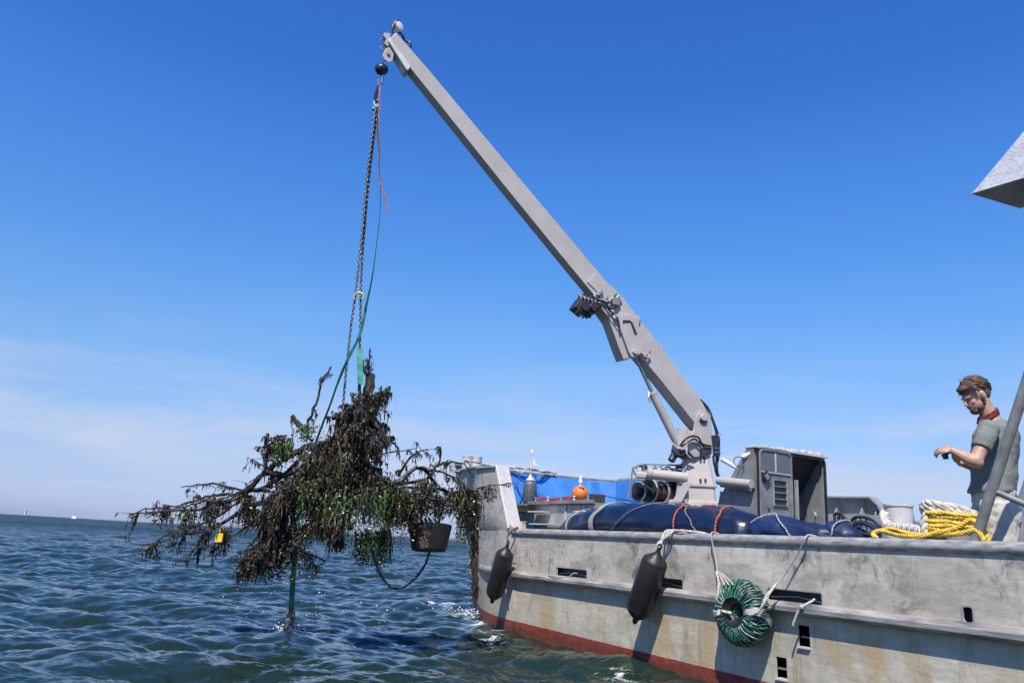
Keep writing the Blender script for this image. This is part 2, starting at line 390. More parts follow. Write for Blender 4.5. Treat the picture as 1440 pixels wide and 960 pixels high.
def build_water():
    rows = [.8]
    while rows[-1] < 9000:
        r = rows[-1]; rows.append(r+(max(.022, r*(.0056 if r < 15 else .0043)) if r < 150 else r*.03))
    rows = np.array(rows)
    fine = np.linspace(-47, 47, 860); back = np.linspace(47, 313, 70)[1:-1]
    az = np.radians(np.concatenate([fine, back])); nc = len(az); nr = len(rows)
    rr, aa = np.meshgrid(rows, az, indexing='ij'); x = rr*np.sin(aa); y = rr*np.cos(aa)
    isback = (np.abs(np.degrees(aa)) > 47.5) | (np.degrees(aa) > 47.5)
    z = np.zeros_like(x); X = x.copy(); Y = y.copy()
    bands = [(3, 61.7, 512, 2.6, 9, (.5, .86), 2, .046, 260, 1500, .9), (5, 31.3, 1024, .75, 2.8, (.25, .97), 2.6, .035, 110, 320, .95),
             (8, 13.7, 1024, .20, .8, (-.15, .99), 1.4, .0165, 24, 60, .95), (9, 6.1, 1024, .055, .21, (.1, .99), .8, .0032, 9, 20, .8)]
    for sd, Lt, Nn, l0, l1, wd, sp, rms, f0, f1, ch in bands:
        h, dx, dy = ocean(sd, Lt, Nn, l0, l1, wd, sp, rms)
        f = np.clip((f1-rr)/(f1-f0), 0, 1); f = f*f*(3-2*f)
        f = np.where(isback & (l1 < 5), 0, f)
        z += samp(h, x, y, Lt)*f; X += samp(dx, x, y, Lt)*f*ch; Y += samp(dy, x, y, Lt)*f*ch
    co = np.stack([X, Y, z-.03], -1).reshape(-1, 3)
    # foam patches
    fo = np.zeros(nr*nc)
    for (px, py, rad, amp) in FOAM:
        q = on_z(px, py, 0); d = np.hypot((co[:, 0]-q.x)/rad[0], (co[:, 1]-q.y)/rad[1]); fo = np.maximum(fo, amp*np.exp(-d*d))
    i, j = np.meshgrid(np.arange(nr-1), np.arange(nc), indexing='ij'); j1 = (j+1) % nc
    q = np.stack([i*nc+j, i*nc+j1, (i+1)*nc+j1, (i+1)*nc+j], -1).reshape(-1, 4)[:, ::-1]
    centre = len(co); co = np.vstack([co, [[0, 0, 0]]]); fo = np.append(fo, 0)
    me = bpy.data.meshes.new('water')
    nq = len(q); tri = np.stack([np.full(nc, centre), (np.arange(nc)+1) % nc, np.arange(nc)], -1)
    me.vertices.add(len(co)); me.vertices.foreach_set('co', co.astype(np.float32).ravel())
    idx = np.concatenate([q.ravel(), tri.ravel()]).astype(np.int32)
    me.loops.add(len(idx)); me.loops.foreach_set('vertex_index', idx)
    st = np.concatenate([np.arange(nq)*4, nq*4+np.arange(nc)*3]).astype(np.int32)
    me.polygons.add(nq+nc); me.polygons.foreach_set('loop_start', st)
    me.update(calc_edges=True); me.validate()
    me.polygons.foreach_set('use_smooth', [True]*len(me.polygons))
    at = me.attributes.new('foam', 'FLOAT', 'POINT'); at.data.foreach_set('value', fo.astype(np.float32))
    o = bpy.data.objects.new('water', me); COL.objects.link(o); o['kind'] = 'structure'
    M = bpy.data.materials.new('sea_water'); M.use_nodes = True; t = M.node_tree; n = t.nodes.new; l = t.links.new; b = t.nodes['Principled BSDF']
    geo = n('ShaderNodeNewGeometry')
    def nz(sx, sc_, d, dist=0, rot=0):
        mp_ = n('ShaderNodeMapping'); mp_.inputs['Scale'].default_value = sx; mp_.inputs['Rotation'].default_value = (0, 0, R(rot)); l(geo.outputs['Position'], mp_.inputs[0])
        q_ = n('ShaderNodeTexNoise'); q_.inputs['Scale'].default_value = sc_; q_.inputs['Detail'].default_value = d; q_.inputs['Distortion'].default_value = dist; l(mp_.outputs[0], q_.inputs['Vector']); return q_.outputs[0]
    def mt(op, a, c):
        q_ = n('ShaderNodeMath'); q_.operation = op
        for i_, v_ in enumerate((a, c)):
            if isinstance(v_, (int, float)): q_.inputs[i_].default_value = v_
            else: l(v_, q_.inputs[i_])
        return q_.outputs[0]
    def mr(v_, a, c, d=0.0, e=1.0):
        q_ = n('ShaderNodeMapRange'); l(v_, q_.inputs[0]); q_.inputs[1].default_value = a; q_.inputs[2].default_value = c; q_.inputs[3].default_value = d; q_.inputs[4].default_value = e; return q_.outputs[0]
    # distance from where the chop mesh is fine: far chop carried by relief
    ln = n('ShaderNodeVectorMath'); ln.operation = 'LENGTH'; l(geo.outputs['Position'], ln.inputs[0]); dist = ln.outputs['Value']
    far = mr(dist, 30, 110)
    h = mt('ADD', mt('MULTIPLY', nz((1, 1.7, 1), 1.1, 5, .3, 12), mt('MULTIPLY', far, .30)), mt('MULTIPLY', nz((1, 1.6, 1), 9, 3, .3, -8), .013))
    h = mt('ADD', h, mt('MULTIPLY', nz((1, 1.5, 1), 3.2, 3, .2, 5), mt('MULTIPLY', mr(dist, 8, 30), .075)))
    bp = n('ShaderNodeBump'); bp.inputs['Strength'].default_value = 1; bp.inputs['Distance'].default_value = 1; l(h, bp.inputs['Height']); l(bp.outputs[0], b.inputs['Normal'])
    at = n('ShaderNodeAttribute'); at.attribute_name = 'foam'
    fn = nz((1, 1.5, 1), 5, 10, 1.2); fn2 = nz((1, 1, 1), 45, 3)
    fm = mr(mt('ADD', at.outputs['Fac'], mt('ADD', mt('MULTIPLY', fn, 1.1), mt('MULTIPLY', fn2, .45))), 1.20, 1.48)
    body = n('ShaderNodeMix'); body.data_type = 'RGBA'; l(nz((1, 1, 1), .22, 3), body.inputs[0]); body.inputs[6].default_value = (.007, .018, .018, 1); body.inputs[7].default_value = (.013, .026, .014, 1)
    mx = n('ShaderNodeMix'); mx.data_type = 'RGBA'; l(fm, mx.inputs[0]); l(body.outputs[2], mx.inputs[6]); mx.inputs[7].default_value = (.62, .66, .64, 1); l(mx.outputs[2], b.inputs['Base Color'])
    l(mt('MAXIMUM', mr(fm, 0, 1, .05, .6), mr(dist, 18, 120, .05, .38)), b.inputs['Roughness']); b.inputs['IOR'].default_value = 1.333
    me.materials.append(M)
FOAM = [(406, 896, (.26, .22), .95), (553, 836, (.3, .35), .42), (600, 842, (.5, .4), .50), (630, 850, (.6, .5), .56), (655, 862, (.5, .4), .54), (676, 872, (.25, .6), .6), (690, 885, (.25, .4), .55), (700, 893, (.3, .4), .5),
        (870, 940, (.3, .4), .5), (600, 850, (1.3, 1.0), .22), (790, 915, (.5, .5), .30), (940, 955, (.3, .3), .5), (490, 880, (1.0, .5), .16)]
build_water()

# far shore, very low, and two white craft off it
def shore():
    mb = MB(); a0 = R(-27); a1 = R(40); n = 260; vs = []; 
    for i in range(n+1):
        a = a0+(a1-a0)*i/n; u = i/n
        hgt = (2.0+3.6*min(1, u*2.2))*(.72+.5*mnoise.noise(Vector((u*46, 0, 0)))+.2*mnoise.noise(Vector((u*190, 3, 0)))) * min(1, i/30)
        for rr_, zz in ((1750, -2), (1790, .5), (1820, max(.4, hgt)), (1900, max(.4, hgt*.95)), (2300, .5), (2320, -2)):
            vs.append(Vector((math.sin(a)*rr_, math.cos(a)*rr_, zz)))
    mb.add(vs, [(i*6+j, (i+1)*6+j, (i+1)*6+j+1, i*6+j+1) for i in range(n) for j in range(5)])
    o = mb.obj('far_shore', SAND, smooth='all'); o['kind'] = 'structure'
shore()
def far_craft(px, py, D, wid, hgt, label, cab):
    p = on_Y(px, py, D); p.z = 0; t = thing('distant_boat', label, 'boat', p)
    a = Vector((1, 0, 0)); w = wid
    mb = MB(); mb.prism([p+a*(-w/2)+Z*1.4, p+a*(-w*.42), p+a*(w*.42), p+a*(w*.55)+Z*1.8], Vector((0, w*.25, 0))); mb.obj('hull', WHITE if cab else ALU_D, t)
    for k, (x0, x1, z0, z1) in enumerate(hgt):
        c = p+a*((x0+x1)/2)+Vector((0, w*.12, (z0+z1)/2)); q = MB().box(c, (x1-x0, w*.14, z1-z0)); q.obj('cabin', WHITE if k % 2 == 0 else ALU_D, t)
far_craft(104, 727, 1300, 9, [(-3, 2.6, 1.5, 4.2), (-1.4, .6, 4.2, 6)], 'tiny white boat on the horizon, right one of the two far left', True)
far_craft(36, 724, 1500, 8, [(-3.6, -2.4, 1.2, 7.5), (-1, 1.6, 1.2, 8.8), (2.6, 3.6, 1.2, 8)], 'tiny grey and white vessel on the horizon, leftmost in view', False)

# ------------------------------------------------------------------ workboat
boat = thing('work_boat', 'bare aluminium workboat with red bottom paint and square raised bow', 'boat', P(0, 2.2, 0))
RZ = 1.20; CZ = .645; S_BOW = 3.42; S_END = -6.8
def rrect(x0, x1, z0, z1, r, n=4, corners=(1, 1, 1, 1)):         # rounded slot in (s, z)
    o = []
    for (cx, cz, a0, on) in ((x1, z1, 0, corners[0]), (x0, z1, 90, corners[1]), (x0, z0, 180, corners[2]), (x1, z0, 270, corners[3])):
        if not on: o.append((cx, cz)); continue
        sx = cx-r if cx == x1 else cx+r; sz = cz-r if cz == z1 else cz+r
        for i in range(n+1):
            a = R(a0+90*i/n); o.append((sx+r*math.cos(a), sz+r*math.sin(a)))
    return o
def sz(px, py): q = on_v(px, py, 0)-OB; return q.dot(FWD), q.z
def slot(x0, x1, y0, y1):                                        # slot from its pixel box, measured on the hull side
    a = sz(x0, (y0[0]+y1[0])/2)[0]; b = sz(x1, (y0[1]+y1[1])/2)[0]
    zt = (sz(x0, y0[0])[1]+sz(x1, y0[1])[1])/2; zb = (sz(x0, y1[0])[1]+sz(x1, y1[1])[1])/2
    return min(a, b), max(a, b), zb, zt
slots_u = [slot(783, 825, (801, 803), (812, 816)), slot(905, 960, (815, 818), (827, 832)), slot(1080, 1156, (833, 841), (848, 857)), slot(712, 727, (795, 796), (806, 808))]
slots_u = [(a, b, .714, .814) for a, b, c, d in slots_u]
oval = slot(1355, 1369, (865, 866), (882, 884))
oval = (oval[0], oval[1], .725, .725+.095)
slots_l = [slot(1122, 1138, (879, 879), (909, 910)), slot(1090, 1105, (923, 924), (953, 955))]
TH = .012
def plate(name, ma, s0, s1, z0, z1, holes, lean=0.0):
    def q(s, z): return P(s, lean*(z1-z), z)
    outer = [q(s0, z0), q(s1, z0), q(s1, z1), q(s0, z1)]
    mb = MB(); mb.prism(outer, INN*TH, [[q(a, b) for a, b in h] for h in holes]); return mb.obj(name, ma, boat)
SEAM = [sz(865, 790)[0], sz(1285, 820)[0]]
cuts = [S_BOW, SEAM[0], SEAM[1], -4.4, S_END]; G = .0015
for a, b in zip(cuts, cuts[1:]):
    hs = [rrect(*h, .018) for h in slots_u if b < h[0] and h[1] < a]
    if b < oval[0] < a: hs.append(rrect(oval[0], oval[1], .725, oval[3], .024))
    plate('hull_plate', HULL_U, b+G, a-G, .70, RZ, hs)
    hs = [rrect(*h, .006, 2) for h in slots_l if b < h[0] and h[1] < a]
    plate('hull_plate', HULL_L, b+G, a-G, -.45, .665, hs, lean=.03)
    if b > S_END:                                                # weld bead up the seam
        mb = MB()
        for i in range(60):
            z = .70+.47*i/60; mb.ell(P(b, .001, z), (.005, .004, .006), (FWD, INN, Z), 6, 4)
        o = mb.obj('weld_seam', HULL_U, boat, True); o['kind'] = 'stuff'; mb = MB()
        for i in range(60):
            z = .02+.60*i/60; mb.ell(P(b, .03*(.665-z)+.001, z), (.005, .004, .006), (FWD, INN, Z), 6, 4)
        o = mb.obj('weld_seam', HULL_L, boat, True); o['kind'] = 'stuff'
# frames and sills round the openings, inner fittings, and dark sheets painting the shade behind
for h in slots_u+[(oval[0], oval[1], .725, oval[3])]:
    mb = MB(); out_ = rrect(h[0]-.012, h[1]+.012, h[2]-.004, h[3]+.012, .026); inn_ = rrect(*h, .018)
    mb.prism([P(a, -.004, b) for a, b in out_], INN*.006, [[P(a, -.004, b) for a, b in inn_]]); mb.obj('freeing_port_rim', ALU, boat)
for h in slots_l:
    mb = MB().box(P((h[0]+h[1])/2, .03, h[2]-.004), (h[1]-h[0]+.01, .09, .012), (FWD, INN, Z)); mb.obj('step_sill', ALU_W, boat)
    mb = MB().box(P((h[0]+h[1])/2, .05, (h[2]*.55+h[3]*.45)), (h[1]-h[0], .03, .014), (FWD, INN, Z)); mb.obj('step_rung', ALU_D, boat)
mb = MB().box(P(-1.7, .30, .40), (10, .012, .5), (FWD, INN, Z)); mb.obj('lower_shade_back', DARKM, boat)  # dark sheet stands in for shade behind the lower openings
mb = MB().box(P(-1.7, .062, .88), (10.1, .006, .34), (FWD, INN, Z)); mb.obj('port_shade_back', DARKM, boat)  # dark sheet stands in for shade behind the freeing ports
for h in slots_u[:3]:
    q = MB().tube([P(h[0]+.01, .035, h[2]+.03), P((h[0]+h[1])/2, .04, h[2]+.055), P(h[1]-.01, .035, h[2]+.035)], .007, 6); q.obj('cable', ALU_D, boat, True)
# gunwale pipe and rubbing strake
def pipe(name, pts, r, ma, par=boat, n=14): q = MB().tube(pts, r, n); return q.obj(name, ma, par, True)
RAILM = mat('rail_aluminium', (.40, .385, .355), .45, .2, .3, 10, .002, 40, col2=(.15, .155, .155), stretch=(1, 1, .25))
STRK = mat('strake_aluminium', (.42, .395, .355), .45, .2, .35, 7, .002, 40, col2=(.09, .095, .10), stretch=(2.5, 1, .4))
pipe('gunwale_pipe', [P(S_END, .018, RZ), P(3.55, .018, RZ)], .048, RAILM)
mb = MB(); prof = [(.0, .045), (-.035, .05), (-.07, .04), (-.092, .012), (-.09, -.02), (-.065, -.042), (0, -.052)]
mb = MB(); stp = [(S_END+13*i/60.0) for i in range(61)]
def bowv(s, z=.7):                                               # port side curve at the bow
    t = max(0, (s-S_BOW)/(5.5-S_BOW)); return .63*t**1.7
stp = [S_END, -4, -2, 0, 2, 3.0, 3.42]+[3.42+(5.50-3.42)*i/12 for i in range(1, 13)]
vs = []
for s_ in stp:
    for dv, dz in prof: vs.append(P(s_, bowv(s_)+dv, CZ+.035+dz+max(0, s_-3.4)*.012))
k = len(prof)
mb.add(vs, [(i*k+j, i*k+j+1, (i+1)*k+j+1, (i+1)*k+j) for i in range(len(stp)-1) for j in range(k-1)]+[tuple(range(k)), tuple((len(stp)-1)*k+j for j in reversed(range(k)))])
mb.obj('rubbing_strake', STRK, boat, True)
# bow side, curving in to the stem corner
ST0 = on_v(672, 850, .63)-OB; ST1 = on_v(641, 664, .5)-OB
def stem(z):
    t = (z-ST0.z)/(ST1.z-ST0.z); return (ST0.dot(FWD)*(1-t)+ST1.dot(FWD)*t, .63*(1-t)+.5*t)
def start_s(z): return S_BOW if z < RZ+.02 else 3.64+(z-RZ)*(4.06-3.64)/(2.05-1.23)
def zsheer(t): return 2.05+(ST1.z-2.05)*t
def bow_grid(z0, z1, nz_, off=0.0, inset=0):
    vs = []; nt_ = 16
    for i in range(nt_+1):
        t = i/nt_
        for j in range(nz_+1):
            w = j/nz_; zt = z1 if z1 is not None else zsheer(t); z = z0+(zt-z0)*w
            s0_ = start_s(z); se, ve = stem(z); s_ = s0_+(se-s0_)*t; v_ = ve*t**1.7
            vs.append(P(s_-(inset if t > .5 else 0)*(t-.5)*2, v_+off, z))
    fs = [(i*(nz_+1)+j, (i+1)*(nz_+1)+j, (i+1)*(nz_+1)+j+1, i*(nz_+1)+j+1) for i in range(nt_) for j in range(nz_)]
    return vs, fs
def bow_sheet(name, z0, z1, nz_, ma, off0=0.0, off1=.012, inset=0):
    a, fs = bow_grid(z0, z1, nz_, off0, 0); b, _ = bow_grid(z0, z1, nz_, off1, inset); n_ = len(a); nt_ = 16; c = nz_+1
    f2 = fs+[tuple(i+n_ for i in reversed(q)) for q in fs]
    for i in range(nt_): f2 += [(i*c, (i+1)*c, (i+1)*c+n_, i*c+n_), (i*c+nz_, (i+1)*c+nz_, (i+1)*c+nz_+n_, i*c+nz_+n_)]
    for j in range(nz_): f2 += [(j, j+1, j+1+n_, j+n_), (nt_*c+j, nt_*c+j+1, nt_*c+j+1+n_, nt_*c+j+n_)]
    return MB().add(a+b, f2).obj(name, ma, boat, True)
bow_sheet('bow_plate', -.45, .665, 6, HULL_L)
bow_sheet('bow_plate', .70, RZ+.012, 4, HULL_U)
bow_sheet('bow_plate', RZ+.016, None, 8, HULL_U)
bow_sheet('bulwark_lining', 1.64, None, 5, BLUEP, .165, .18, .12)
# sheer cap along the top of the raised bow, and its pale end face
vs = []; nt_ = 16
for i in range(nt_+1):
    t = i/nt_; z = zsheer(t); s0_ = start_s(z); se, ve = stem(z); s_ = s0_+(se-s0_)*t; v_ = ve*t**1.7
    for dv, dz in ((-.03, .0), (-.03, .035), (.2, .035), (.2, 0)): vs.append(P(s_-(dv*.4 if t > .9 else 0), v_+dv, z+dz))
MB().add(vs, [(i*4+j, i*4+(j+1) % 4, i*4+4+(j+1) % 4, i*4+4+j) for i in range(nt_) for j in range(4)]+[(0, 1, 2, 3), (nt_*4+3, nt_*4+2, nt_*4+1, nt_*4)]).obj('sheer_cap', RAILM, boat, bevel=.006)
def qe(z, v, d=0): return P(start_s(z)-d, v, z)
mb = MB(); a = [qe(RZ+.03, -.012, .02), qe(RZ+.03, .195, .02), qe(2.09, .195, .02), qe(2.09, -.012, .02)]; mb.prism(a, FWD*.05); mb.obj('bulwark_end_plate', ALU_W, boat, bevel=.006)
pipe('end_plate_edge', [qe(RZ+.05, -.012, .03), qe(2.085, -.012, .03)], .013, ALU_W)
# transverse bow: outer plate, blue lining, cap
cn = [(-.0, .5), (.18, 1.2), (.28, 2.2), (.18, 3.2), (0, 3.9)]
for nm, z0, z1, ds, ma, th in (('bow_ramp_plate', -.45, 2.25, .02, HULL_L, .012), ('bow_lining', 1.64, 2.25, -.16, BLUEP, .012)):
    vs = []
    for ds_, v_ in cn:
        for z in (z0, z1):
            se, ve = stem(z); v2 = ve+(v_-.5)*(4.4-2*ve)/3.4
            if nm == 'bow_lining': v2 = min(max(v2, ve+.17), 4.4-ve-.17)
            vs += [P(se+ds_+ds, v2, z), P(se+ds_+ds-th, v2, z)]
    fs = [(4*i, 4*i+2, 4*i+6, 4*i+4) for i in range(4)]+[(4*i+1, 4*i+5, 4*i+7, 4*i+3) for i in range(4)]+[(4*i+2, 4*i+3, 4*i+7, 4*i+6) for i in range(4)]+[(0, 1, 3, 2), (16, 18, 19, 17)]
    MB().add(vs, fs).obj(nm, ma, boat)
pts = []
for ds_, v_ in cn: se, ve = stem(2.25); pts.append(P(se+ds_-.06, ve+(v_-.5)*(4.4-2*ve)/3.4, 2.27))
MB().ribbon(crv(pts, 4), .17, FWD, th=.05).obj('bow_cap', ALU_D, boat, bevel=.006)
# starboard side, far
mb = MB(); fr = []
def far_v(s): return 4.4-bowv(min(s, 5.5))
vs = []
ss = [S_END, 0.0, 2.0, 3.42, 4.2, 4.9, 5.5, 6.2]
for s_ in ss:
    for z in (-.45, 1.22): vs += [P(min(s_, 5.6), far_v(s_), z), P(min(s_, 5.6), far_v(s_)-.03, z)]
fs = [(4*i, 4*i+4, 4*i+6, 4*i+2) for i in range(7)]+[(4*i+1, 4*i+3, 4*i+7, 4*i+5) for i in range(7)]+[(4*i+2, 4*i+6, 4*i+7, 4*i+3) for i in range(7)]+[(0, 2, 3, 1)]
MB().add(vs, fs).obj('starboard_side', ALU_D, boat)
vs = []; ss = [4.9, 5.1, 5.3, 5.5, 6.05]
for s_ in ss:
    for z in (1.22, 2.25): vs += [P(s_, far_v(s_), z), P(s_, far_v(s_)-.14, z)]
fs = [(4*i, 4*i+4, 4*i+6, 4*i+2) for i in range(4)]+[(4*i+1, 4*i+3, 4*i+7, 4*i+5) for i in range(4)]+[(4*i+2, 4*i+6, 4*i+7, 4*i+3) for i in range(4)]+[(0, 2, 3, 1), (16, 17, 19, 18)]
MB().add(vs, fs).obj('starboard_bow_side', BLUEP, boat)
pipe('starboard_cap', [P(s_, far_v(s_)-.07, 2.27) for s_ in ss], .04, ALU_D)
pipe('starboard_gunwale', [P(S_END, 4.4, 1.22), P(4.8, far_v(4.8), 1.22)], .045, RAILM)
# blue stiffeners on the bow lining (broad pale ribs and one strap hung down)
for px, w_, dep in ((828, .10, .16), (738, .08, .1)):
    q = on_s(px, 690, stem(2.0)[0]+.0); v_ = (q-OB).dot(INN)
    se = stem(2.0)[0]; mb = MB(); mb.prism([P(se-.17, v_, 2.2), P(se-.17, v_+w_, 2.2), P(se-.25, v_+w_+.12, 1.64), P(se-.30, v_-.05, 1.64)], FWD*.12); mb.obj('bow_stiffener', BLUEP, boat)
q = on_s(873, 690, stem(2.0)[0]-.1); v_ = (q-OB).dot(INN); se = stem(2.0)[0]
mb = MB().box(P(se+.0, v_, 1.86), (.12, .40, .50), (FWD, INN, Z)); mb.box(P(se-.02, v_-.02, 2.11), (.12, .22, .06), (FWD, INN, Z)); mb.obj('blue_locker', BLUEP, boat, bevel=.01)
# decks
MB().box(P(-1.6, 2.2, .60), (10.3, 4.3, .04), (FWD, INN, Z)).obj('main_deck', ALU_D, boat)
def fd(s): return max(.42, bowv(s)+.2)
vs = []; ss = [1.45, 2.40, 2.41, 3.4, 4.2, 4.8, 5.3, 5.75]
for s_ in ss:
    a_ = 1.2 if s_ < 2.405 else max(.42, bowv(min(5.6, s_))+.14); b_ = 4.4-bowv(min(s_, 5.6))-.06
    vs += [P(s_, a_, 1.57), P(s_, b_, 1.57), P(s_, b_, 1.60), P(s_, a_, 1.60)]
MB().add(vs, [(i*4+j, i*4+(j+1) % 4, i*4+4+(j+1) % 4, i*4+4+j) for i in range(len(ss)-1) for j in range(4)]+[(0, 1, 2, 3), (31, 30, 29, 28)]).obj('foredeck', ALU_D, boat)
mb = MB().box(P(3.08, .46, 1.09), (1.34, .02, .955), (FWD, INN, Z)); mb.obj('foredeck_side', ALU, boat)
MB().box(P(2.40, .84, 1.09), (.02, .74, .955), (FWD, INN, Z)).obj('foredeck_bulkhead', ALU, boat)
MB().box(P(1.93, 1.22, 1.09), (.92, .02, .955), (FWD, INN, Z)).obj('foredeck_side', ALU, boat)
mb = MB().box(P(1.46, 2.75, 1.09), (.02, 3.0, .955), (FWD, INN, Z)); mb.obj('foredeck_bulkhead', ALU, boat)
mb = MB().box(P(3.12, .42, 1.60), (1.46, .06, .045), (FWD, INN, Z)); mb.obj('foredeck_edge', ALU_D, boat, bevel=.005)
for s_ in (3.0, 2.6): MB().box(P(s_, .445, 1.1), (.03, .012, .93), (FWD, INN, Z)).obj('seam_strip', ALU_W, boat)
for i, (s_, w_) in enumerate(((3.55, .34), (3.4, .55))): MB().box(P(s_-.05, .36, 1.48-i*.16), (w_, .14, .015), (FWD, INN, Z)).obj('side_step', ALU_W, boat)
for i in range(5):
    s_ = 3.7-i*.30; q = MB(); q.lathe(P(s_, .43, 1.62), Z, [(0, .018), (.02, .018), (.022, .012), (.04, .010), (.045, .02), (.06, .018), (.065, .0)], 10); q.obj('deck_fitting', ALU_W if i % 2 else STEEL, boat, True)
MB().tube(crv([P(2.75, .43, 1.36), P(2.76, .40, 1.46), P(2.68, .40, 1.48), P(2.45, .40, 1.48)], 5), .013, 8).obj('grab_rail', ALU_W, boat, True)
MB().box(P(S_END, 2.2, .38), (.012, 4.4, 1.66), (FWD, INN, Z)).obj('transom', HULL_L, boat)
# twin-drum bollard on the bow
def bollard(c, r, h, px_ax, name='bollard', twin=True):
    mb = MB()
    for k in ((-1, 1) if twin else (0,)): mb.lathe(c+px_ax*(k*r*.92), Z, [(0, r), (h*.9, r), (h*.92, r*1.06), (h, r*1.06), (h+.004, r*.9)], 24)
    return mb.obj(name, ALU_W, boat, True)
bq = on_Y(663, 660, 12.6)
bollard(bq-Z*.03, .082, .24, Vector((1, .2, 0)).normalized())
MB().box(bq-Z*.045, (.5, .3, .03), (Vector((1, 0, 0)), Vector((0, 1, 0)), Z)).obj('bollard_plate', ALU_D, boat)
MB().tube(crv([bq+Vector((-.12, -.10, .13)), bq+Vector((0, -.12, .11)), bq+Vector((.14, -.1, .1))], 5), .011, 6).obj('bollard_horn', DARKM, boat, True)
b2 = on_Y(1265, 738, 8.2)
MB().lathe(b2-Z*.15, Z, [(0, .135), (.02, .135), (.33, .135), (.335, .145), (.355, .145), (.36, .12)], 28).obj('bollard', ALU_W, boat, True)
pipe('bollard_horn', [b2+Vector((.10, -.1, .02)), b2+Vector((.28, -.05, .03))], .03, ALU_D); 
MB().box(b2-Z*.65, (.5, .5, 1.02)).obj('bollard_pedestal', ALU_D, boat)
# far coaming with triangular gussets, stepping down
def cz(px, py, v=3.6): return on_v(px, py, v)
top = [cz(1163, 700), cz(1231, 701), cz(1243, 712), cz(1252, 732), cz(1268, 745), cz(1290, 752)]
bot = [Vector((q.x, q.y, .62)) for q in (top[-1], top[0])]
MB().prism(top+bot, INN*.05).obj('coaming_plate', ALU_D, boat)
MB().ribbon([q-INN*.05+Z*.01 for q in top], .15, INN, th=.02).obj('coaming_cap', ALU, boat)
MB().box(((top[0]+top[1])/2)-Z*.22-INN*.12, ((top[0]-top[1]).length, .26, .02), (FWD, INN, Z)).obj('coaming_shelf', ALU, boat)
for px in (1181, 1217, 1238):
    q = cz(px, 703); MB().prism([q-Z*.0, q-INN*.24-Z*.40, q-Z*.40], FWD*.02).obj('gusset', ALU, boat)
MB().box(cz(1205, 742, 3.3)-Z*.02, (1.5, .03, .35), (FWD, INN, Z)).obj('coaming_step', ALU, boat)

# ------------------------------------------------------------------ deckhouse with doors
HS = .70; HV = (on_s(1061, 700, HS)-OB).dot(INN); HV2 = (on_s(1162, 700, HS)-OB).dot(INN); HT = (on_s(1063, 629, HS)-OB).z
house = thing('companionway_house', 'bare aluminium deckhouse with sloping front and two open door leaves', 'deckhouse', P(HS+.4, (HV+HV2)/2, .62))
def hp(px, py, d=0.0): return on_s(px, py, HS-d)
q_ = on_v(1013, 697, HV)-OB; SF = q_.dot(FWD); ZF = q_.z; RB = .10
prof = [(HS, .62), (HS, HT-.01), (HS+RB, HT-.01), (SF, ZF), (SF+.05, 1.605), (SF+.05, .62)]
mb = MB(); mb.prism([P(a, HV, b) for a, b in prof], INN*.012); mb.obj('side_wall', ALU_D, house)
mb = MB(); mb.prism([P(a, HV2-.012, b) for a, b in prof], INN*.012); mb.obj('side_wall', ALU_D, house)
mb = MB(); mb.prism([P(HS+RB, HV+.013, HT-.012), P(SF, HV+.013, ZF), P(SF-.012, HV+.013, ZF-.005), P(HS+RB-.012, HV+.013, HT-.017)], INN*(HV2-HV-.026)); mb.obj('front_slope', ALU, house)
rim = [hp(1061, 627), hp(1100, 630), hp(1162, 638)]
mb = MB(); mb.prism([P(HS-.05, HV-.01, HT-.008), P(HS-.05, HV2+.01, HT-.008), P(HS+RB+.02, HV2+.01, HT-.008), P(HS+RB+.02, HV-.01, HT-.008)], Z*.028); mb.obj('roof', ALU_W, house, bevel=.008)
mb = MB(); sd = random.Random(3)
for i in range(70): mb.ell(P(HS-.02+sd.random()*(RB+.02), HV+.12+sd.random()**.6*(HV2-HV-.16), HT+.02+sd.random()*.012), (.03+.04*sd.random(), .03, .012+.016*sd.random()), None, 7, 5)
o = mb.obj('roof_crust', CLAY2, house, True); o['kind'] = 'stuff'
# face wall with the doorway opening
vd0 = (hp(1111.5, 690)-OB).dot(INN); vd1 = (hp(1158.5, 690)-OB).dot(INN)
door = rrect(vd0, vd1, .70, HT-.038, .05)
mb = MB(); mb.prism([P(HS, HV+.013, .62), P(HS, HV2-.013, .62), P(HS, HV2-.013, HT-.011), P(HS, HV+.013, HT-.011)], FWD*.015, [[P(HS, a, b) for a, b in door]]); mb.obj('face_wall', ALU, house)
fr_o = rrect(vd0-.012, vd1+.016, .68, HT-.022, .06)
MB().prism([P(HS-.035, a, b) for a, b in fr_o], FWD*.034, [[P(HS-.035, a, b) for a, b in door]]).obj('doorway_frame', DARKM, house, bevel=.004)
MB().prism([P(HS+RB-.03, HV+.02, HT-.03), P(SF-.04, HV+.02, ZF-.03), P(SF-.04, HV2-.02, ZF-.03), P(HS+RB-.03, HV2-.02, HT-.03)], Z*-.008).obj('slope_shade_sheet', INSIDE, house)  # dark sheet under the slope, interior shade put into its colour
MB().box(P(SF-.05, (HV+HV2)/2, 1.1), (.01, HV2-HV-.03, .93), (FWD, INN, Z)).obj('rear_shade_sheet', INSIDE, house)  # dark sheet closing the back, shade painted the same way
MB().box(P(HS+.08, (hp(1128, 690)-OB).dot(INN), 1.3), (.03, .035, 1.3), (FWD, INN, Z)).obj('inner_post', ALU, house)
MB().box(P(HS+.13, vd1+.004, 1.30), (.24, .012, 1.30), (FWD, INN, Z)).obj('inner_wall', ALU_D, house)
MB().tube([P(HS+.1, vd1-.02, 1.6), P(HS+.1, vd1-.06, 1.6), P(HS+.06, vd1-.07, 1.56)], .008, 6).obj('hook', ALU_W, house, True)
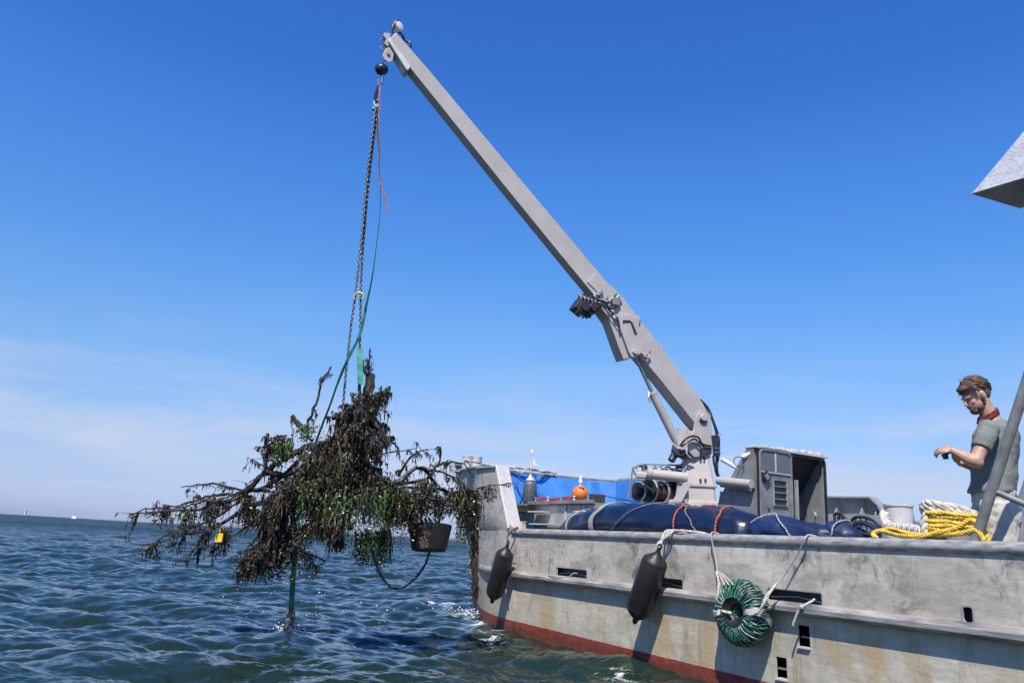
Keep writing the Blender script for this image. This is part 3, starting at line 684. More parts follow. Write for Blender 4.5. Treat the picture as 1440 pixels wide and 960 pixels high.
# open door leaf lying against the wall
va = (hp(1062, 690)-OB).dot(INN); vb = (hp(1108, 690)-OB).dot(INN); zb = .80; zt = HT-.01
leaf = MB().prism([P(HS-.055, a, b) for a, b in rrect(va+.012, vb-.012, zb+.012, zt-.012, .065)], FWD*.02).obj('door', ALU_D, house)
MB().prism([P(HS-.075, a, b) for a, b in rrect(va, vb, zb, zt, .075)], FWD*.035, [[P(HS-.075, a, b) for a, b in rrect(va+.02, vb-.02, zb+.02, zt-.02, .06)]]).obj('door_rim', ALU_D, leaf, bevel=.004)
MB().prism([P(HS-.062, a, b) for a, b in rrect(va-.016, vb+.014, zb-.012, zt+.012, .085)], FWD*.02, [[P(HS-.062, a, b) for a, b in rrect(va-.001, vb+.001, zb-.001, zt-.002, .074)]]).obj('door_seal', BLACK, leaf)
wz0 = (hp(1085, 664)-OB).z; wz1 = zt-.035; mid = (va+vb)/2+.0
for a, b in ((va+.03, mid-.008), (mid+.008, vb-.03)):
    MB().prism([P(HS-.06, p_, q_) for p_, q_ in rrect(a, b, wz0, wz1, .012)], FWD*.004).obj('window_pane', GLASS, leaf)
MB().box(P(HS-.064, mid, (wz0+wz1)/2), (.012, .014, wz1-wz0), (FWD, INN, Z)).obj('window_bar', ALU_W, leaf)
MB().box(P(HS-.064, (va+vb)/2, wz0-.012), (.012, vb-va-.05, .012), (FWD, INN, Z)).obj('window_bar', ALU_W, leaf)
lv0 = (hp(1081, 690)-OB).dot(INN); lv1 = (hp(1099.5, 690)-OB).dot(INN); lz0 = (hp(1085, 710)-OB).z; lz1 = (hp(1085, 675)-OB).z
MB().box(P(HS-.058, (lv0+lv1)/2, (lz0+lz1)/2), (.006, lv1-lv0, lz1-lz0), (FWD, INN, Z)).obj('vent_backing', DARKM, leaf)
for i in range(5):
    z = lz0+(lz1-lz0)*i/4; MB().box(P(HS-.068, (lv0+lv1)/2, z), (.016, lv1-lv0, .010), (FWD, INN, Z)).obj('vent_slat', ALU_D, leaf)
for v_ in (lv0, lv1): MB().box(P(HS-.068, v_, (lz0+lz1)/2), (.018, .010, lz1-lz0+.02), (FWD, INN, Z)).obj('vent_frame', ALU, leaf)
c = P(HS-.085, va+.085, lz1+.02); ax = (FWD, (INN+Z*.9).normalized(), (Z-INN*.9).normalized())
MB().box(c, (.02, .10, .10), ax).obj('handle_plate', DARKM, leaf); MB().box(c-FWD*.012, (.012, .055, .055), ax).obj('handle', ALU_D, leaf)
for z in (1.35, 1.48, 1.6): MB().box(P(HS-.07, va+.13, z), (.014, .03, .03), (FWD, INN, Z)).obj('latch', ALU_D, leaf)
# fitting on the slope: ring and socket
c = P(HS+.13, HV-.02, HT-.10)
MB().lathe(c-CE*.0, Vector((.5, -.4, .3)), [(0, .026), (.05, .026), (.06, .018), (.09, .018)], 14).obj('socket', WHITE, house, True)
MB().tube(arc(c+Vector((-.06, -.02, -.06)), .055, (1, 0, 0), (0, 0, 1), 0, 360, 20), .005, 6, False).obj('ring', DARKM, house, True)

# ------------------------------------------------------------------ crane
crane = thing('deck_crane', 'light grey hydraulic deck crane with long raised boom on the foredeck', 'crane', BASE)
XA = Vector((CE.x, CE.y, 0))
def cpri(name, pts, w0, w1, ma=CRANE, bevel=.004, par=None, smooth=False):     # outline on the near face, given its thickness across
    return MB().prism([cr(x, y, w1) for x, y in pts], CN*(w0-w1)).obj(name, ma, par or crane, bevel=bevel)
bw = .085
cpri('boom_extension', [(546, 57), (557, 46), (600, 95), (740, 262), (868, 414), (850, 432), (800, 372), (715, 268), (620, 149)], -bw, bw)
cpri('boom', [(841, 398), (860, 401), (879, 422), (902, 452), (936, 496), (988, 566), (1000, 588), (985, 603), (975, 592), (930, 535), (903, 503), (868, 463), (846, 433)], -.115, .115)
cpri('boom_head_collar', [(826, 396), (838, 384), (856, 404), (846, 416)], -.10, .10)
cpri('tip_guard', [(546, 57), (549, 55), (578, 93), (574, 99), (571, 97)], -.088, .093, ALU_W)
cheek = [(869, 443), (887, 442), (891, 447), (899, 443), (901, 446), (898, 458), (912, 476), (915, 490), (912, 498), (906, 500), (902, 496), (898, 499), (893, 503), (888, 501), (884, 494), (873, 463)]
cpri('boom_cheek', cheek, .116, .145); cpri('boom_cheek', cheek, -.145, -.116)
cpri('ram_bracket', [(853, 440), (870, 450), (884, 494), (890, 502), (877, 505), (871, 490)], -.10, .10)
cpri('lifting_slot', [(876, 450), (886, 450), (888, 453), (877, 454), (876, 456)], .146, .150, DARKM, 0)
cpri('lifting_slot', [(886, 452), (889, 452), (896, 469), (893, 471)], .146, .150, DARKM, 0)
def disc(name, x, y, w, r, h, ma=CRANE, par=None, n=20): return MB().lathe(cr(x, y, w), CN, [(0, r), (h*.8, r), (h, r*.85)], n).obj(name, ma, par or crane, True)
disc('pin', 892, 495, .14, .034, .04); disc('pin', 988.5, 587, .15, .047, .04)
MB().tube(arc(cr(988.5, 589, .165), .045, XA, Z, 190, 350, 12), .010, 6).obj('pin_keeper', DARKM, crane, True)
MB().tube([cr(906, 500, .15), cr(911, 503, .15), cr(914, 498, .15)], .014, 8).obj('hook_eye', CRANE, crane, True)
king = [(976, 604), (978, 592), (980, 583), (986, 577), (993, 577), (999, 583), (1001, 600), (1003, 625), (1000, 640), (998, 647), (990, 642), (976, 642), (966, 632), (968, 622)]
cpri('king_post_cheek', king, .12, .148); cpri('king_post_cheek', king, -.148, -.12)
cpri('king_post', [(966, 600), (976, 612), (984, 620), (996, 622), (996, 646), (975, 646), (957, 632), (962, 612)], -.115, .115)
cpri('king_post_web', [(961, 604), (968, 601), (975, 614), (970, 628), (958, 630)], -.148, .0)
a = cr(891, 496); b = cr(917, 552); c = cr(956, 630)
MB().tube([a, b.lerp(c, .1)], .024, 14).obj('ram_rod', STEEL, crane, True)
MB().lathe(b, c-b, [(-.005, .04), (0, .056), (.03, .056), (.032, .052), ((c-b).length-.03, .052), ((c-b).length, .05)], 18).obj('ram_barrel', CRANE, crane, True)
MB().tube([cr(913, 551, .04), cr(912, 558, .06), cr(915, 566, .05)], .012, 6).obj('ram_valve', ALU_W, crane, True)
MB().tube([cr(945, 622, .06), cr(955, 632, .10)], .01, 6).obj('ram_pipe', ALU_W, crane, True)
# slew bearing, pedestal, foot
SB = Vector((BASE.x, BASE.y, 0)); zb1 = (cr(981, 645)).z
MB().lathe(SB+Z*(zb1-.01), Z, [(0, .14), (.025, .145), (.03, .125), (.055, .125), (.06, .11), (.11, .11)], 28).obj('slew_ring', DARKM, crane, True)
def frust(c, z0, z1, a0, b0, a1, b1, ax=(Vector((1, -.12, 0)).normalized(), Vector((.12, 1, 0)).normalized()), ch=.25):
    vs = []
    for z, a_, b_ in ((z0, a0, b0), (z1, a1, b1)):
        for sx, sy in ((-1, -1+ch), (-1+ch, -1), (1-ch*.4, -1), (1, -1+ch*.4), (1, 1), (-1, 1)): vs.append(c+ax[0]*(sx*a_)+ax[1]*(sy*b_)+Z*(z-c.z))
    return vs, [(i, (i+1) % 6, (i+1) % 6+6, i+6) for i in range(6)]+[tuple(reversed(range(6))), tuple(range(6, 12))]
zm = on_Y(990, 684, BASE.y-.2).z
MB().add(*frust(SB, zm+.012, zb1-.012, .215, .21, .155, .15)).obj('pedestal', CRANE, crane, bevel=.012)
MB().add(*frust(SB, BASE.z+.05, zm-.002, .225, .22, .215, .21)).obj('pedestal', CRANE, crane, bevel=.006)
MB().add(*frust(SB, zm-.002, zm+.012, .235, .23, .235, .23)).obj('pedestal_flange', CRANE, crane)
MB().add(*frust(SB, BASE.z-.03, BASE.z+.05, .36, .34, .35, .33, ch=.15)).obj('foot_plate', CRANE, crane, bevel=.01)
for k in range(7): MB().lathe(SB+Vector((-.30+.10*k, -.37, BASE.z-.01)), Z, [(0, .016), (.035, .016), (.036, .009), (.05, .009)], 6).obj('foot_bolt', ALU_W, crane)
for x in (985, 992): MB().tube([on_Y(x, 674, BASE.y-.24), on_Y(x, 674, BASE.y-.19)], .014, 8).obj('port_plug', DARKM, crane, True)
# stabiliser beam either side, with clevis and struts
ya = BASE.y-.30
MB().tube([on_Y(913, 666, ya), on_Y(966, 671.5, ya)], .063, 18).obj('side_cylinder', CRANE, crane, True)
MB().tube([on_Y(909, 664, ya), on_Y(915, 666, ya)], .078, 18).obj('side_cylinder_gland', CRANE, crane, True)
MB().box(on_Y(903, 668, ya), (.16, .07, .075)).obj('clevis', CRANE, crane, bevel=.02)
MB().tube([on_v(1010, 675.5, HV-.08), on_v(1057, 680.5, HV-.07)], .048, 18).obj('side_cylinder', CRANE, crane, True)
qa, qb = on_v(1016, 683, HV-.07), on_v(1056, 688, HV-.07); MB().ribbon([qa, qb], .03, Z, th=.03).obj('side_cylinder_rail', ALU_D, crane)
MB().tube([on_Y(1014, 645, ya+.3), on_Y(1042, 661, ya+.3)], .027, 12).obj('stay_tube', WHITE, crane, True)
MB().prism([on_Y(974, 677, ya-.1), on_Y(962, 678, ya-.1), on_Y(945, 706, ya-.1), on_Y(958, 706, ya-.1)], Vector((0, .04, 0))).obj('pedestal_brace', CRANE, crane, bevel=.004)
MB().prism([on_Y(953, 678, ya), on_Y(961, 679, ya), on_Y(956, 706, ya), on_Y(950, 706, ya)], Vector((0, .06, 0))).obj('pedestal_brace', CRANE, crane, bevel=.004)
# hoses down the back of the king post
def hose(pts, r=.011, ma=HOSE, name='hose', par=None): return MB().tube(crv(pts, 6), r, 7).obj(name, ma, par or crane, True)
hose([cr(984, 562, .05), cr(993, 572, .05), cr(1002, 590, .1), cr(1008, 612, .12), cr(1008, 640, .14), cr(1009, 668, .14), cr(1016, 684, .1)], .018)
hose([cr(985, 562, -.03), cr(996, 574, 0), cr(1004, 594, .05), cr(1011, 616, .1), cr(1010, 645, .12), cr(1006, 660, .14), cr(1015, 682, .14)], .014)
hose([cr(1003, 640, .16), cr(1005, 655, .16), cr(1012, 672, .16), cr(1014, 684, .16)], .015)
MB().prism([cr(1000, 612, .15), cr(1007, 612, .15), cr(1010, 640, .15), cr(1003, 642, .15)], CN*.05).obj('control_valve', DARKM, crane, bevel=.004)
for y in (630, 636): MB().tube([cr(1000, y, .2), cr(1013, y, .2)], .008, 8).obj('valve_lever', STEEL, crane, True)
MB().tube([cr(1007, 622, .18), cr(1009, 614, .18), cr(1013, 609, .18)], .012, 8).obj('valve_lever', ALU_D, crane, True)
hose([cr(956, 627, .17), cr(963, 618, .2), cr(973, 613, .2), cr(982, 615, .2), cr(988, 624, .19), cr(1000, 627, .17)], .013)
hose([cr(958, 628, .17), cr(966, 622, .2), cr(976, 617, .2), cr(983, 622, .2), cr(990, 628, .19), cr(1000, 630, .17)], .012)
hose([cr(985, 642, .17), cr(986, 633, .18), cr(991, 629, .19), cr(999, 631, .17)], .013)
hose([cr(990, 646, .17), cr(991, 638, .18), cr(998, 636, .17)], .011)
hose([cr(966, 628, .18), cr(966, 638, .18), cr(972, 644, .16)], .010, ALU_W)
hose([cr(947, 632, .12), cr(957, 640, .17), cr(968, 636, .17), cr(975, 644, .17)], .012)
MB().box(cr(955, 637, .05), (.16, .14, .10), (XA, CN, Z)).obj('slew_motor', DARKM, crane, bevel=.02)
MB().lathe(cr(948, 640, .05), (Z*-1+XA*.6), [(0, .045), (.08, .045), (.09, .03)], 12).obj('motor_cap', DARKM, crane, True)
MB().prism([on_Y(1014, 690, ya-.2), on_Y(1017, 692, ya-.2), on_Y(1013, 700, ya-.2), on_Y(1018, 708, ya-.2), on_Y(1012, 705, ya-.2)], Vector((0, .04, 0))).obj('hose_coupling', DARKM, crane)
for px, py in ((930, 490), (986, 560)): MB().tube([cr(px, py, .0), cr(px+2, py-5, .0)], .01, 6).obj('grease_nipple', ALU_D, crane)
# dark rotator / winch unit under the boom with fittings
wn = MB(); sd = random.Random(5)
for i, (x, y, w_, sx, sy) in enumerate([(823, 428, .0, .22, .17), (815, 433, .05, .15, .15), (833, 424, -.02, .16, .16), (826, 437, .06, .15, .1), (812, 430, -.08, .1, .16), (832, 433, .1, .10, .1)]):
    a_ = R(20+sd.uniform(-25, 25)); ax = (XA*math.cos(a_)+Z*math.sin(a_), CN, Z*math.cos(a_)-XA*math.sin(a_)); wn.box(cr(x, y, w_), (sx, .16, sy), ax)
wn.obj('boom_winch', DARKM, crane, bevel=.008)
for i in range(6):
    x = 812+5*i; hose([cr(x, 413+2*i, .08), cr(x+6, 420+i, .13), cr(x+2, 436, .12), cr(x-3, 440+sd.uniform(0, 8), .1)], .012)
MB().lathe(cr(820, 432, .11), CN, [(0, .07), (.02, .07), (.025, .04), (.06, .04), (.065, .06), (.08, .06)], 18).obj('winch_drum', DARKM, crane, True)
for (x, y) in ((841, 411), (849, 419)): cpri('hose_clamp', [(x-2, y+3), (x+5, y-5), (x+8, y-3), (x+1, y+5)], .09, .16, ALU)
for i in range(4): MB().tube([cr(858+4*i, 426-i*1.5, .14), cr(867+2.5*i, 413+i*2.6, .14)], .012, 8).obj('hydraulic_fitting', ALU_W if i % 2 else DARKM, crane, True)
MB().box(cr(866, 424, .13), (.10, .05, .10), (XA, CN, Z)).obj('valve_block', ALU_D, crane, bevel=.006)
hose([cr(836, 420, .12), cr(850, 424, .16), cr(858, 434, .16), cr(868, 430, .14)], .010)
hose([cr(838, 424, .12), cr(850, 430, .17), cr(862, 434, .16), cr(872, 428, .14)], .009)
hose([cr(855, 434, .14), cr(868, 448, .16), cr(871, 460, .16)], .012)
hose([cr(834, 415, .11), cr(846, 422, .14), cr(855, 423, .16), cr(862, 418, .14)], .008, ALU_W)
MB().lathe(cr(864, 446, .13), CN, [(0, .03), (.03, .03), (.035, .02)], 10).obj('hose_fitting', ALU_W, crane, True)
# tip: sheave block, lamp, shackles
cpri('tip_cheek', [(539, 50), (541, 46), (549, 47), (549, 58), (546, 66), (541, 62), (543, 55)], -.06, .06)
sh = [(540, 72), (543, 68), (548, 66), (551, 69), (554, 76), (552, 86), (547, 88), (541, 84), (538, 79)]
cpri('sheave_cheek', sh, .04, .055); cpri('sheave_cheek', sh, -.055, -.04)
MB().lathe(cr(546, 77, -.04), CN, [(0, .07), (.01, .07), (.025, .055), (.055, .055), (.07, .07), (.08, .07)], 20).obj('sheave', DARKM, crane, True)
disc('sheave_pin', 546, 76, .055, .022, .02, ALU_D)
MB().tube([cr(543, 62, .02), cr(542, 68, .02)], .02, 8).obj('sheave_shackle', ALU_D, crane, True)
lamp = MB().lathe(cr(560, 38, .05), CE*-.55+CN*.8+Z*.1, [(-.06, .03), (-.05, .055), (.0, .062), (.03, .058), (.035, .04)], 20).obj('lamp', WHITE, crane, True)
MB().lathe(cr(559, 38, .05), CE*.9-CN*.1+Z*.2, [(.02, .06), (.05, .062), (.055, .05)], 20).obj('lamp_glass', ALU_D, lamp, True)
MB().tube(crv([cr(552, 47), cr(552, 36), cr(557, 29), cr(563, 30)], 5), .012, 7).obj('lamp_bracket', DARKM, lamp, True)
hose([cr(561, 46, 0), cr(566, 50, .03), cr(568, 58, 0)], .016); hose([cr(570, 58, -.04), cr(576, 60, 0), cr(578, 67, 0)], .014)
for i in range(4): MB().tube(arc(cr(540-(i % 2)*2, 52+i*5.5, .02), .022, XA if i % 2 else CN, Z, 0, 360, 12), .008, 6, False).obj('tip_shackle', ALU_D, crane, True)

# mooring winch beside the crane
WY = BASE.y-.1
wc = on_Y(903, 690, WY)
winch = thing('mooring_winch', 'dark drum winch left of the crane foot behind blue bag', 'winch', Vector((wc.x, wc.y, 1.6)))
AXW = Vector((-.80, -.60, 0)).normalized()
c0 = on_Y(898, 691, WY); c1 = on_Y(912, 690, WY+.1); c2 = on_Y(929, 692, WY+.2)
for c_, r_, nm in ((c0, .115, 'brake_ring'), (c1, .150, 'drum_flange'), (c2, .145, 'drum_flange')):
    MB().tube(arc(c_, r_, AXW.cross(Z), Z, 0, 360, 32), .014, 8, False).obj(nm, ALU_D if nm == 'brake_ring' else ALU, winch, True)
    MB().lathe(c_-AXW*.01, AXW, [(0, r_-.005), (.012, r_-.005)], 32).obj('flange_disc', DARKM, winch, True)
MB().lathe(c2, AXW, [(0, .10), ((c1-c2).length, .10)], 24).obj('winch_drum', mat('rusty_drum', (.16, .09, .055), .7, 0, .5, 12, .004, 60), winch, True)
MB().lathe(c1, AXW, [(0, .07), (.16, .06), (.24, .06)], 20).obj('hub', DARKM, winch, True)
MB().lathe(c0, AXW, [(.0, .065), (.04, .065), (.05, .045)], 20).obj('gearbox', DARKM, winch, True)
MB().box(on_Y(943, 693, WY+.25), (.26, .22, .30), (AXW, Z.cross(AXW), Z)).obj('motor_housing', DARKM, winch, bevel=.02)
rack = thing('hose_rack', 'dark pipe rack of hoses above the drum winch', 'rack', on_Y(888, 704, WY))
for a_, b_ in (((890, 657), (883, 702)), ((890, 657), (905, 652)), ((905, 652), (960, 654)), ((930, 653), (930, 668)), ((905, 652), (905, 664)), ((921, 652), (921, 662)), ((890, 657), (893, 668)), ((925, 658), (960, 660))):
    MB().tube([on_Y(*a_, WY-.05), on_Y(*b_, WY-.05)], .010, 8).obj('rail', ALU_D, rack, True)
sd = random.Random(12)
for i in range(9):
    x = 892+sd.uniform(0, 60); w_ = sd.uniform(8, 22); y = 655+sd.uniform(0, 7)
    MB().tube(crv([on_Y(x, y, WY), on_Y(x+w_*.4, y-3, WY+.05), on_Y(x+w_*.8, y+3, WY), on_Y(x+w_, y+sd.uniform(-2, 6), WY)], 5), .011, 6).obj('hose', DARKM, rack, True)
MB().box(on_Y(962, 660, WY+.15), (.2, .15, .12)).obj('valve_chest', DARKM, rack, bevel=.02)
for x in (899, 914, 926): MB().box(on_Y(x, 661, WY-.05), (.05, .04, .07)).obj('manifold', ALU_W, rack, bevel=.006)

# ------------------------------------------------------------------ load: ball, chains, slings
def mono(mb, name, ma, label, cat, smooth=True, group=None, bevel=0): return prop(mb.obj(name, ma, None, smooth, bevel), label, cat, group)
LY = 8.45
def ly(x, y, d=0): return on_Y(x, y, LY+d)
c = ly(536.5, 98)
ball = MB(); ball.ell(c, (.084, .084, .070), None, 28, 18)
mono(ball, 'overhaul_ball', mat('navy_paint', (.012, .018, .055), .35, 0, .2, 20, spec=.6), 'dark navy overhaul ball hanging below the crane tip', 'crane ball', 'all')
mono(MB().tube([ly(541, 84), ly(537, 91)], .007, 6), 'wire_rope', DARKM, 'short wire from sheave at crane tip to navy ball', 'wire')
hk = thing('crane_hook', 'steel hook with two bright shackles just under the navy ball', 'hook', ly(532, 140))
MB().tube([ly(538.5, 106), ly(536.5, 118)], .016, 8).obj('shackle', STEEL, hk, True); MB().tube([ly(532.5, 112), ly(532, 122)], .015, 8).obj('shackle', STEEL, hk, True)
MB().tube(crv([ly(533, 119), ly(530, 128), ly(528, 138), ly(530, 143), ly(533, 138)], 5), [.016+.006*math.sin(i/21*3.1) for i in range(21)], 8).obj('hook', mat('navy_paint', (0, 0, 0)), hk, True)
MB().tube(crv([ly(526, 142), ly(527, 148), ly(530, 150), ly(532, 147)], 5), .012, 8).obj('shackle', ALU_W, hk, True)
MB().ell(ly(525, 153), (.022, .022, .03), None, 10, 8).obj('toggle', mat('turquoise_plastic', (.03, .35, .33), .5), hk, True)
def chain(mb, pts, L_=.052, r=.0075, wd=.034):
    pts = resample(crv(pts, 8), L_*.62)
    for i in range(len(pts)-1):
        a_, b_ = pts[i], pts[i+1]; t = (b_-a_).normalized(); u = t.orthogonal().normalized() if abs(t.y) > .9 else t.cross(Vector((0, 1, 0))).normalized(); w_ = t.cross(u)
        ang = R(35 if i % 2 else 125); d = u*math.cos(ang)+w_*math.sin(ang); c_ = (a_+b_)/2; hl = L_/2-wd/2+.002; lp = []
        for q in range(10):
            th = 2*math.pi*q/10; lp.append(c_+d*(math.cos(th)*(wd/2-r))+t*(math.sin(th)*(wd/2-r)+(hl if math.sin(th) > .1 else -hl if math.sin(th) < -.1 else 0)))
        vs = []; n_ = 5
        for q in range(10):
            tt = (lp[(q+1) % 10]-lp[q-1]).normalized(); e1 = (lp[q]-c_).normalized(); e1 = (e1-tt*e1.dot(tt)).normalized(); e2 = tt.cross(e1)
            vs += [lp[q]+(e1*math.cos(2*math.pi*k/n_)+e2*math.sin(2*math.pi*k/n_))*r for k in range(n_)]
        mb.add(vs, [(q*n_+k, q*n_+(k+1) % n_, ((q+1) % 10)*n_+(k+1) % n_, ((q+1) % 10)*n_+k) for q in range(10) for k in range(n_)])
    return mb
lc = MB(); chain(lc, [ly(528, 152), ly(522, 200), ly(515, 260), ly(510, 320), ly(503, 385), ly(499, 420), ly(494, 455), ly(489, 500), ly(485, 540), ly(481, 590)])
mono(lc, 'lifting_chain', CHAINM, 'long galvanised chain from crane hook down into left of the tree top', 'chain', 'all')
lc = MB(); chain(lc, [ly(531, 152, .04), ly(525, 200, .05), ly(518, 262, .05), ly(512, 330, .05), ly(508, 390, .04), ly(507, 430, .03), ly(506, 490, .03)])
mono(lc, 'lifting_chain', CHAINM, 'shorter galvanised chain from crane hook ending above the bright green strap', 'chain', 'all')
mono(MB().tube(arc(ly(504.5, 418, -.03), .055, (1, 0, 0), Vector((.0, 0, 1)), -30, 215, 16), .012, 8), 'bow_shackle', SHACK, 'pale yellow bow shackle joining the two hanging chains', 'shackle')
def sling(name, ma, pts, w, label, sides, cat='strap'):
    p = crv(pts, 6); k = len(p); sd_ = []
    for i in range(k):
        f_ = i/(k-1)*(len(sides)-1); j = min(int(f_), len(sides)-2); t = f_-j; a_ = sides[j]*(1-t)+sides[j+1]*t; sd_.append(Vector((math.cos(R(a_)), math.sin(R(a_)), 0)))
    return mono(MB().ribbon(p, w, sd_, th=.004), name, ma, label, cat, False)
sling('lifting_strap', GREENS, [ly(531, 160, .02), ly(531, 200, .08), ly(534, 250, .1), ly(534, 300, .1), ly(529, 345, .1), ly(524, 385, .1), ly(516, 425, .06), ly(506, 470, .0), ly(489, 505, -.1), ly(475, 538, -.1), ly(463, 572, -.15), ly(452, 600, -.2), ly(434, 650, -.25), ly(421, 690, -.3)], .04, 'long green webbing strap twisting from crane hook to front of the tree', [70, 80, 86, 88, 78, 55, 50, 72, 74, 70, 60])
sling('lifting_strap', GREENS, [ly(506, 490, .0), ly(506, 510, -.02), ly(507, 540, -.05)], .065, 'short bright green strap under the chain at the tree top', [10, 15, 20])
sling('hanging_strap', GREENS, [ly(421, 690, -.3), ly(417, 750, -.5), ly(413, 800, -.35), ly(409, 862, .1)], .052, 'green webbing strap hanging below the tree to the pole in the water', [35, 5, 20, 0])
sling('round_sling', PINKS, [ly(534, 118, -.03), ly(533, 160, -.05), ly(533, 205, -.05), ly(534, 250, -.04), ly(540, 272, -.04), ly(546, 298, -.04)], .024, 'faded pink round sling hanging loose from the hook', [10, 30, 60, 20, 10])
pole = MB(); pe = on_z(405, 893, 0); pt = ly(409, 858, .3)
pole.tube([pe-(pt-pe)*1.6, pe, pt, pt+(pt-pe)*.08], [.05, .05, .047, .04], 12)
mono(pole, 'sunken_pole', mat('wet_pole', (.17, .15, .125), .5, 0, .5, 14, .006, 40), 'short grey pole end dripping at the water under the green strap', 'pole')

# ------------------------------------------------------------------ the tree
tree = thing('sunken_tree', 'large dripping tree hung from the crane, draped in brown seaweed', 'tree', ly(450, 780))
sd = random.Random(21)
BR = MB(); weed = MB(); green = MB(); must = MB()
nodes = []                                                       # (point, density)
def wiggle(pts, amp, n=6):
    p = crv(pts, n); return [q+Vector((sd.uniform(-1, 1), sd.uniform(-1, 1), sd.uniform(-1, 1)))*amp for q in p]
def twigs(mb, p, r, num, ln, dirs=None, dens=1.0, depth=1):
    for _ in range(num):
        i = sd.randrange(len(p)//5, len(p)-1); b = p[i]; t = (p[min(i+1, len(p)-1)]-p[i-1]).normalized()
        d = (t*sd.uniform(.3, 1.2)+Vector((sd.uniform(-1, 1), sd.uniform(-1, 1), sd.uniform(-.7, .55)))).normalized()
        L_ = ln*sd.uniform(.4, 1.2); q = [b]
        for k in range(6): d = (d+Vector((sd.uniform(-.25, .25), sd.uniform(-.25, .25), sd.uniform(-.25, .12)))).normalized(); q.append(q[-1]+d*L_/6)
        mb.tube(q, [r*(1-.8*k/6) for k in range(7)], 5, False)
        for k in range(1, 7): nodes.append((q[k], dens))
        if depth > 0: twigs(mb, q, r*.55, 3, ln*.5, dens=dens, depth=depth-1)
def branch(pts, ra, rb, ntw=8, ln=.28, dens=1.0, name='branch', amp=.012):
    p = wiggle([ly(x, y, d) for x, y, d in pts], amp); k = len(p); mb = MB()
    mb.tube(p, [(ra*(1-i/(k-1))+rb*i/(k-1))*sd.uniform(.85, 1.25) for i in range(k)], 7)
    for q in p: nodes.append((q, dens))
    twigs(mb, p, max(.005, rb*1.0), ntw, ln, dens=dens)
    return mb.obj(name, BARK, tree, True)
branch([(522, 528, .1), (516, 575, .05), (503, 640, 0), (480, 700, 0), (455, 738, .05)], .045, .07, 16, .32, 1.6, 'trunk')
branch([(521, 490, .1), (519, 515, .1), (512, 555, .05)], .006, .02, 3, .12, .6)
branch([(505, 570, .0), (508, 530, .0), (511, 505, .02)], .02, .006, 3, .14, .8)
branch([(500, 640, 0), (450, 625, -.1), (410, 640, -.15), (375, 662, -.2), (345, 692, -.2), (300, 712, -.2), (240, 718, -.2), (188, 722, -.2)], .045, .006, 22, .30, .7)
branch([(478, 700, 0), (400, 705, .2), (350, 712, .3), (300, 742, .3), (255, 752, .3), (214, 764, .3)], .04, .005, 16, .30, .7)
branch([(420, 650, -.1), (375, 683, 0), (335, 688, .1), (300, 680, .1), (256, 684, .1)], .025, .005, 8, .2, .7)
branch([(450, 640, -.2), (400, 668, -.4), (372, 656, -.5), (383, 622, -.5), (402, 612, -.5)], .03, .010, 10, .22, .9)
branch([(440, 620, .1), (412, 585, .2), (428, 600, .2), (447, 560, .2), (452, 535, .2), (466, 516, .2)], .02, .010, 5, .14, .5)
branch([(412, 650, .1), (412, 610, .1), (411, 583, .1)], .008, .004, 2, .12, .4)
branch([(510, 590, 0), (528, 560, .1), (541, 548, .15)], .03, .012, 9, .12, 1.3)
branch([(505, 610, 0), (530, 598, .1), (545, 615, .1), (560, 630, .1)], .022, .010, 6, .12, 1.2)
branch([(505, 635, 0), (545, 637, -.1), (585, 628, -.2)], .012, .004, 3, .08, .3)
branch([(500, 650, 0), (550, 680, .1), (590, 657, .15), (620, 688, .2), (652, 692, .2), (690, 682, .2), (722, 680, .2)], .034, .004, 13, .16, .75)
branch([(560, 680, .1), (600, 672, 0), (615, 655, 0), (632, 650, 0), (652, 652, 0), (664, 668, 0)], .018, .006, 6, .14, .7)
branch([(500, 690, 0), (550, 708, -.2), (580, 706, -.25), (606, 700, -.3)], .04, .012, 14, .24, 1.2)
branch([(470, 700, 0), (440, 735, -.3), (400, 760, -.5), (365, 775, -.5), (350, 790, -.5)], .04, .012, 14, .22, 1.5)
branch([(440, 745, 0), (420, 770, 0), (455, 790, .1), (430, 800, .1)], .014, .006, 3, .15, .4)
for i in range(24):                                              # boughs towards and away from the viewer fill the crown
    t = sd.uniform(.1, .74); y0 = 535+250*t; x0 = 521-85*t; side = 1 if i % 2 else -1; reach = (.18+.62*min(1, t*1.5))*sd.uniform(.6, 1.0)
    dx = sd.uniform(-75, 55)*min(1, t*1.6); dy = sd.uniform(-8, 26)
    branch([(x0, y0, 0), (x0+dx*.5, y0+dy*.1, side*reach*.5), (x0+dx, y0+dy*.6, side*reach), (x0+dx*1.25, y0+dy, side*reach*1.2)], .03, .008, 9, .26, 1.5)
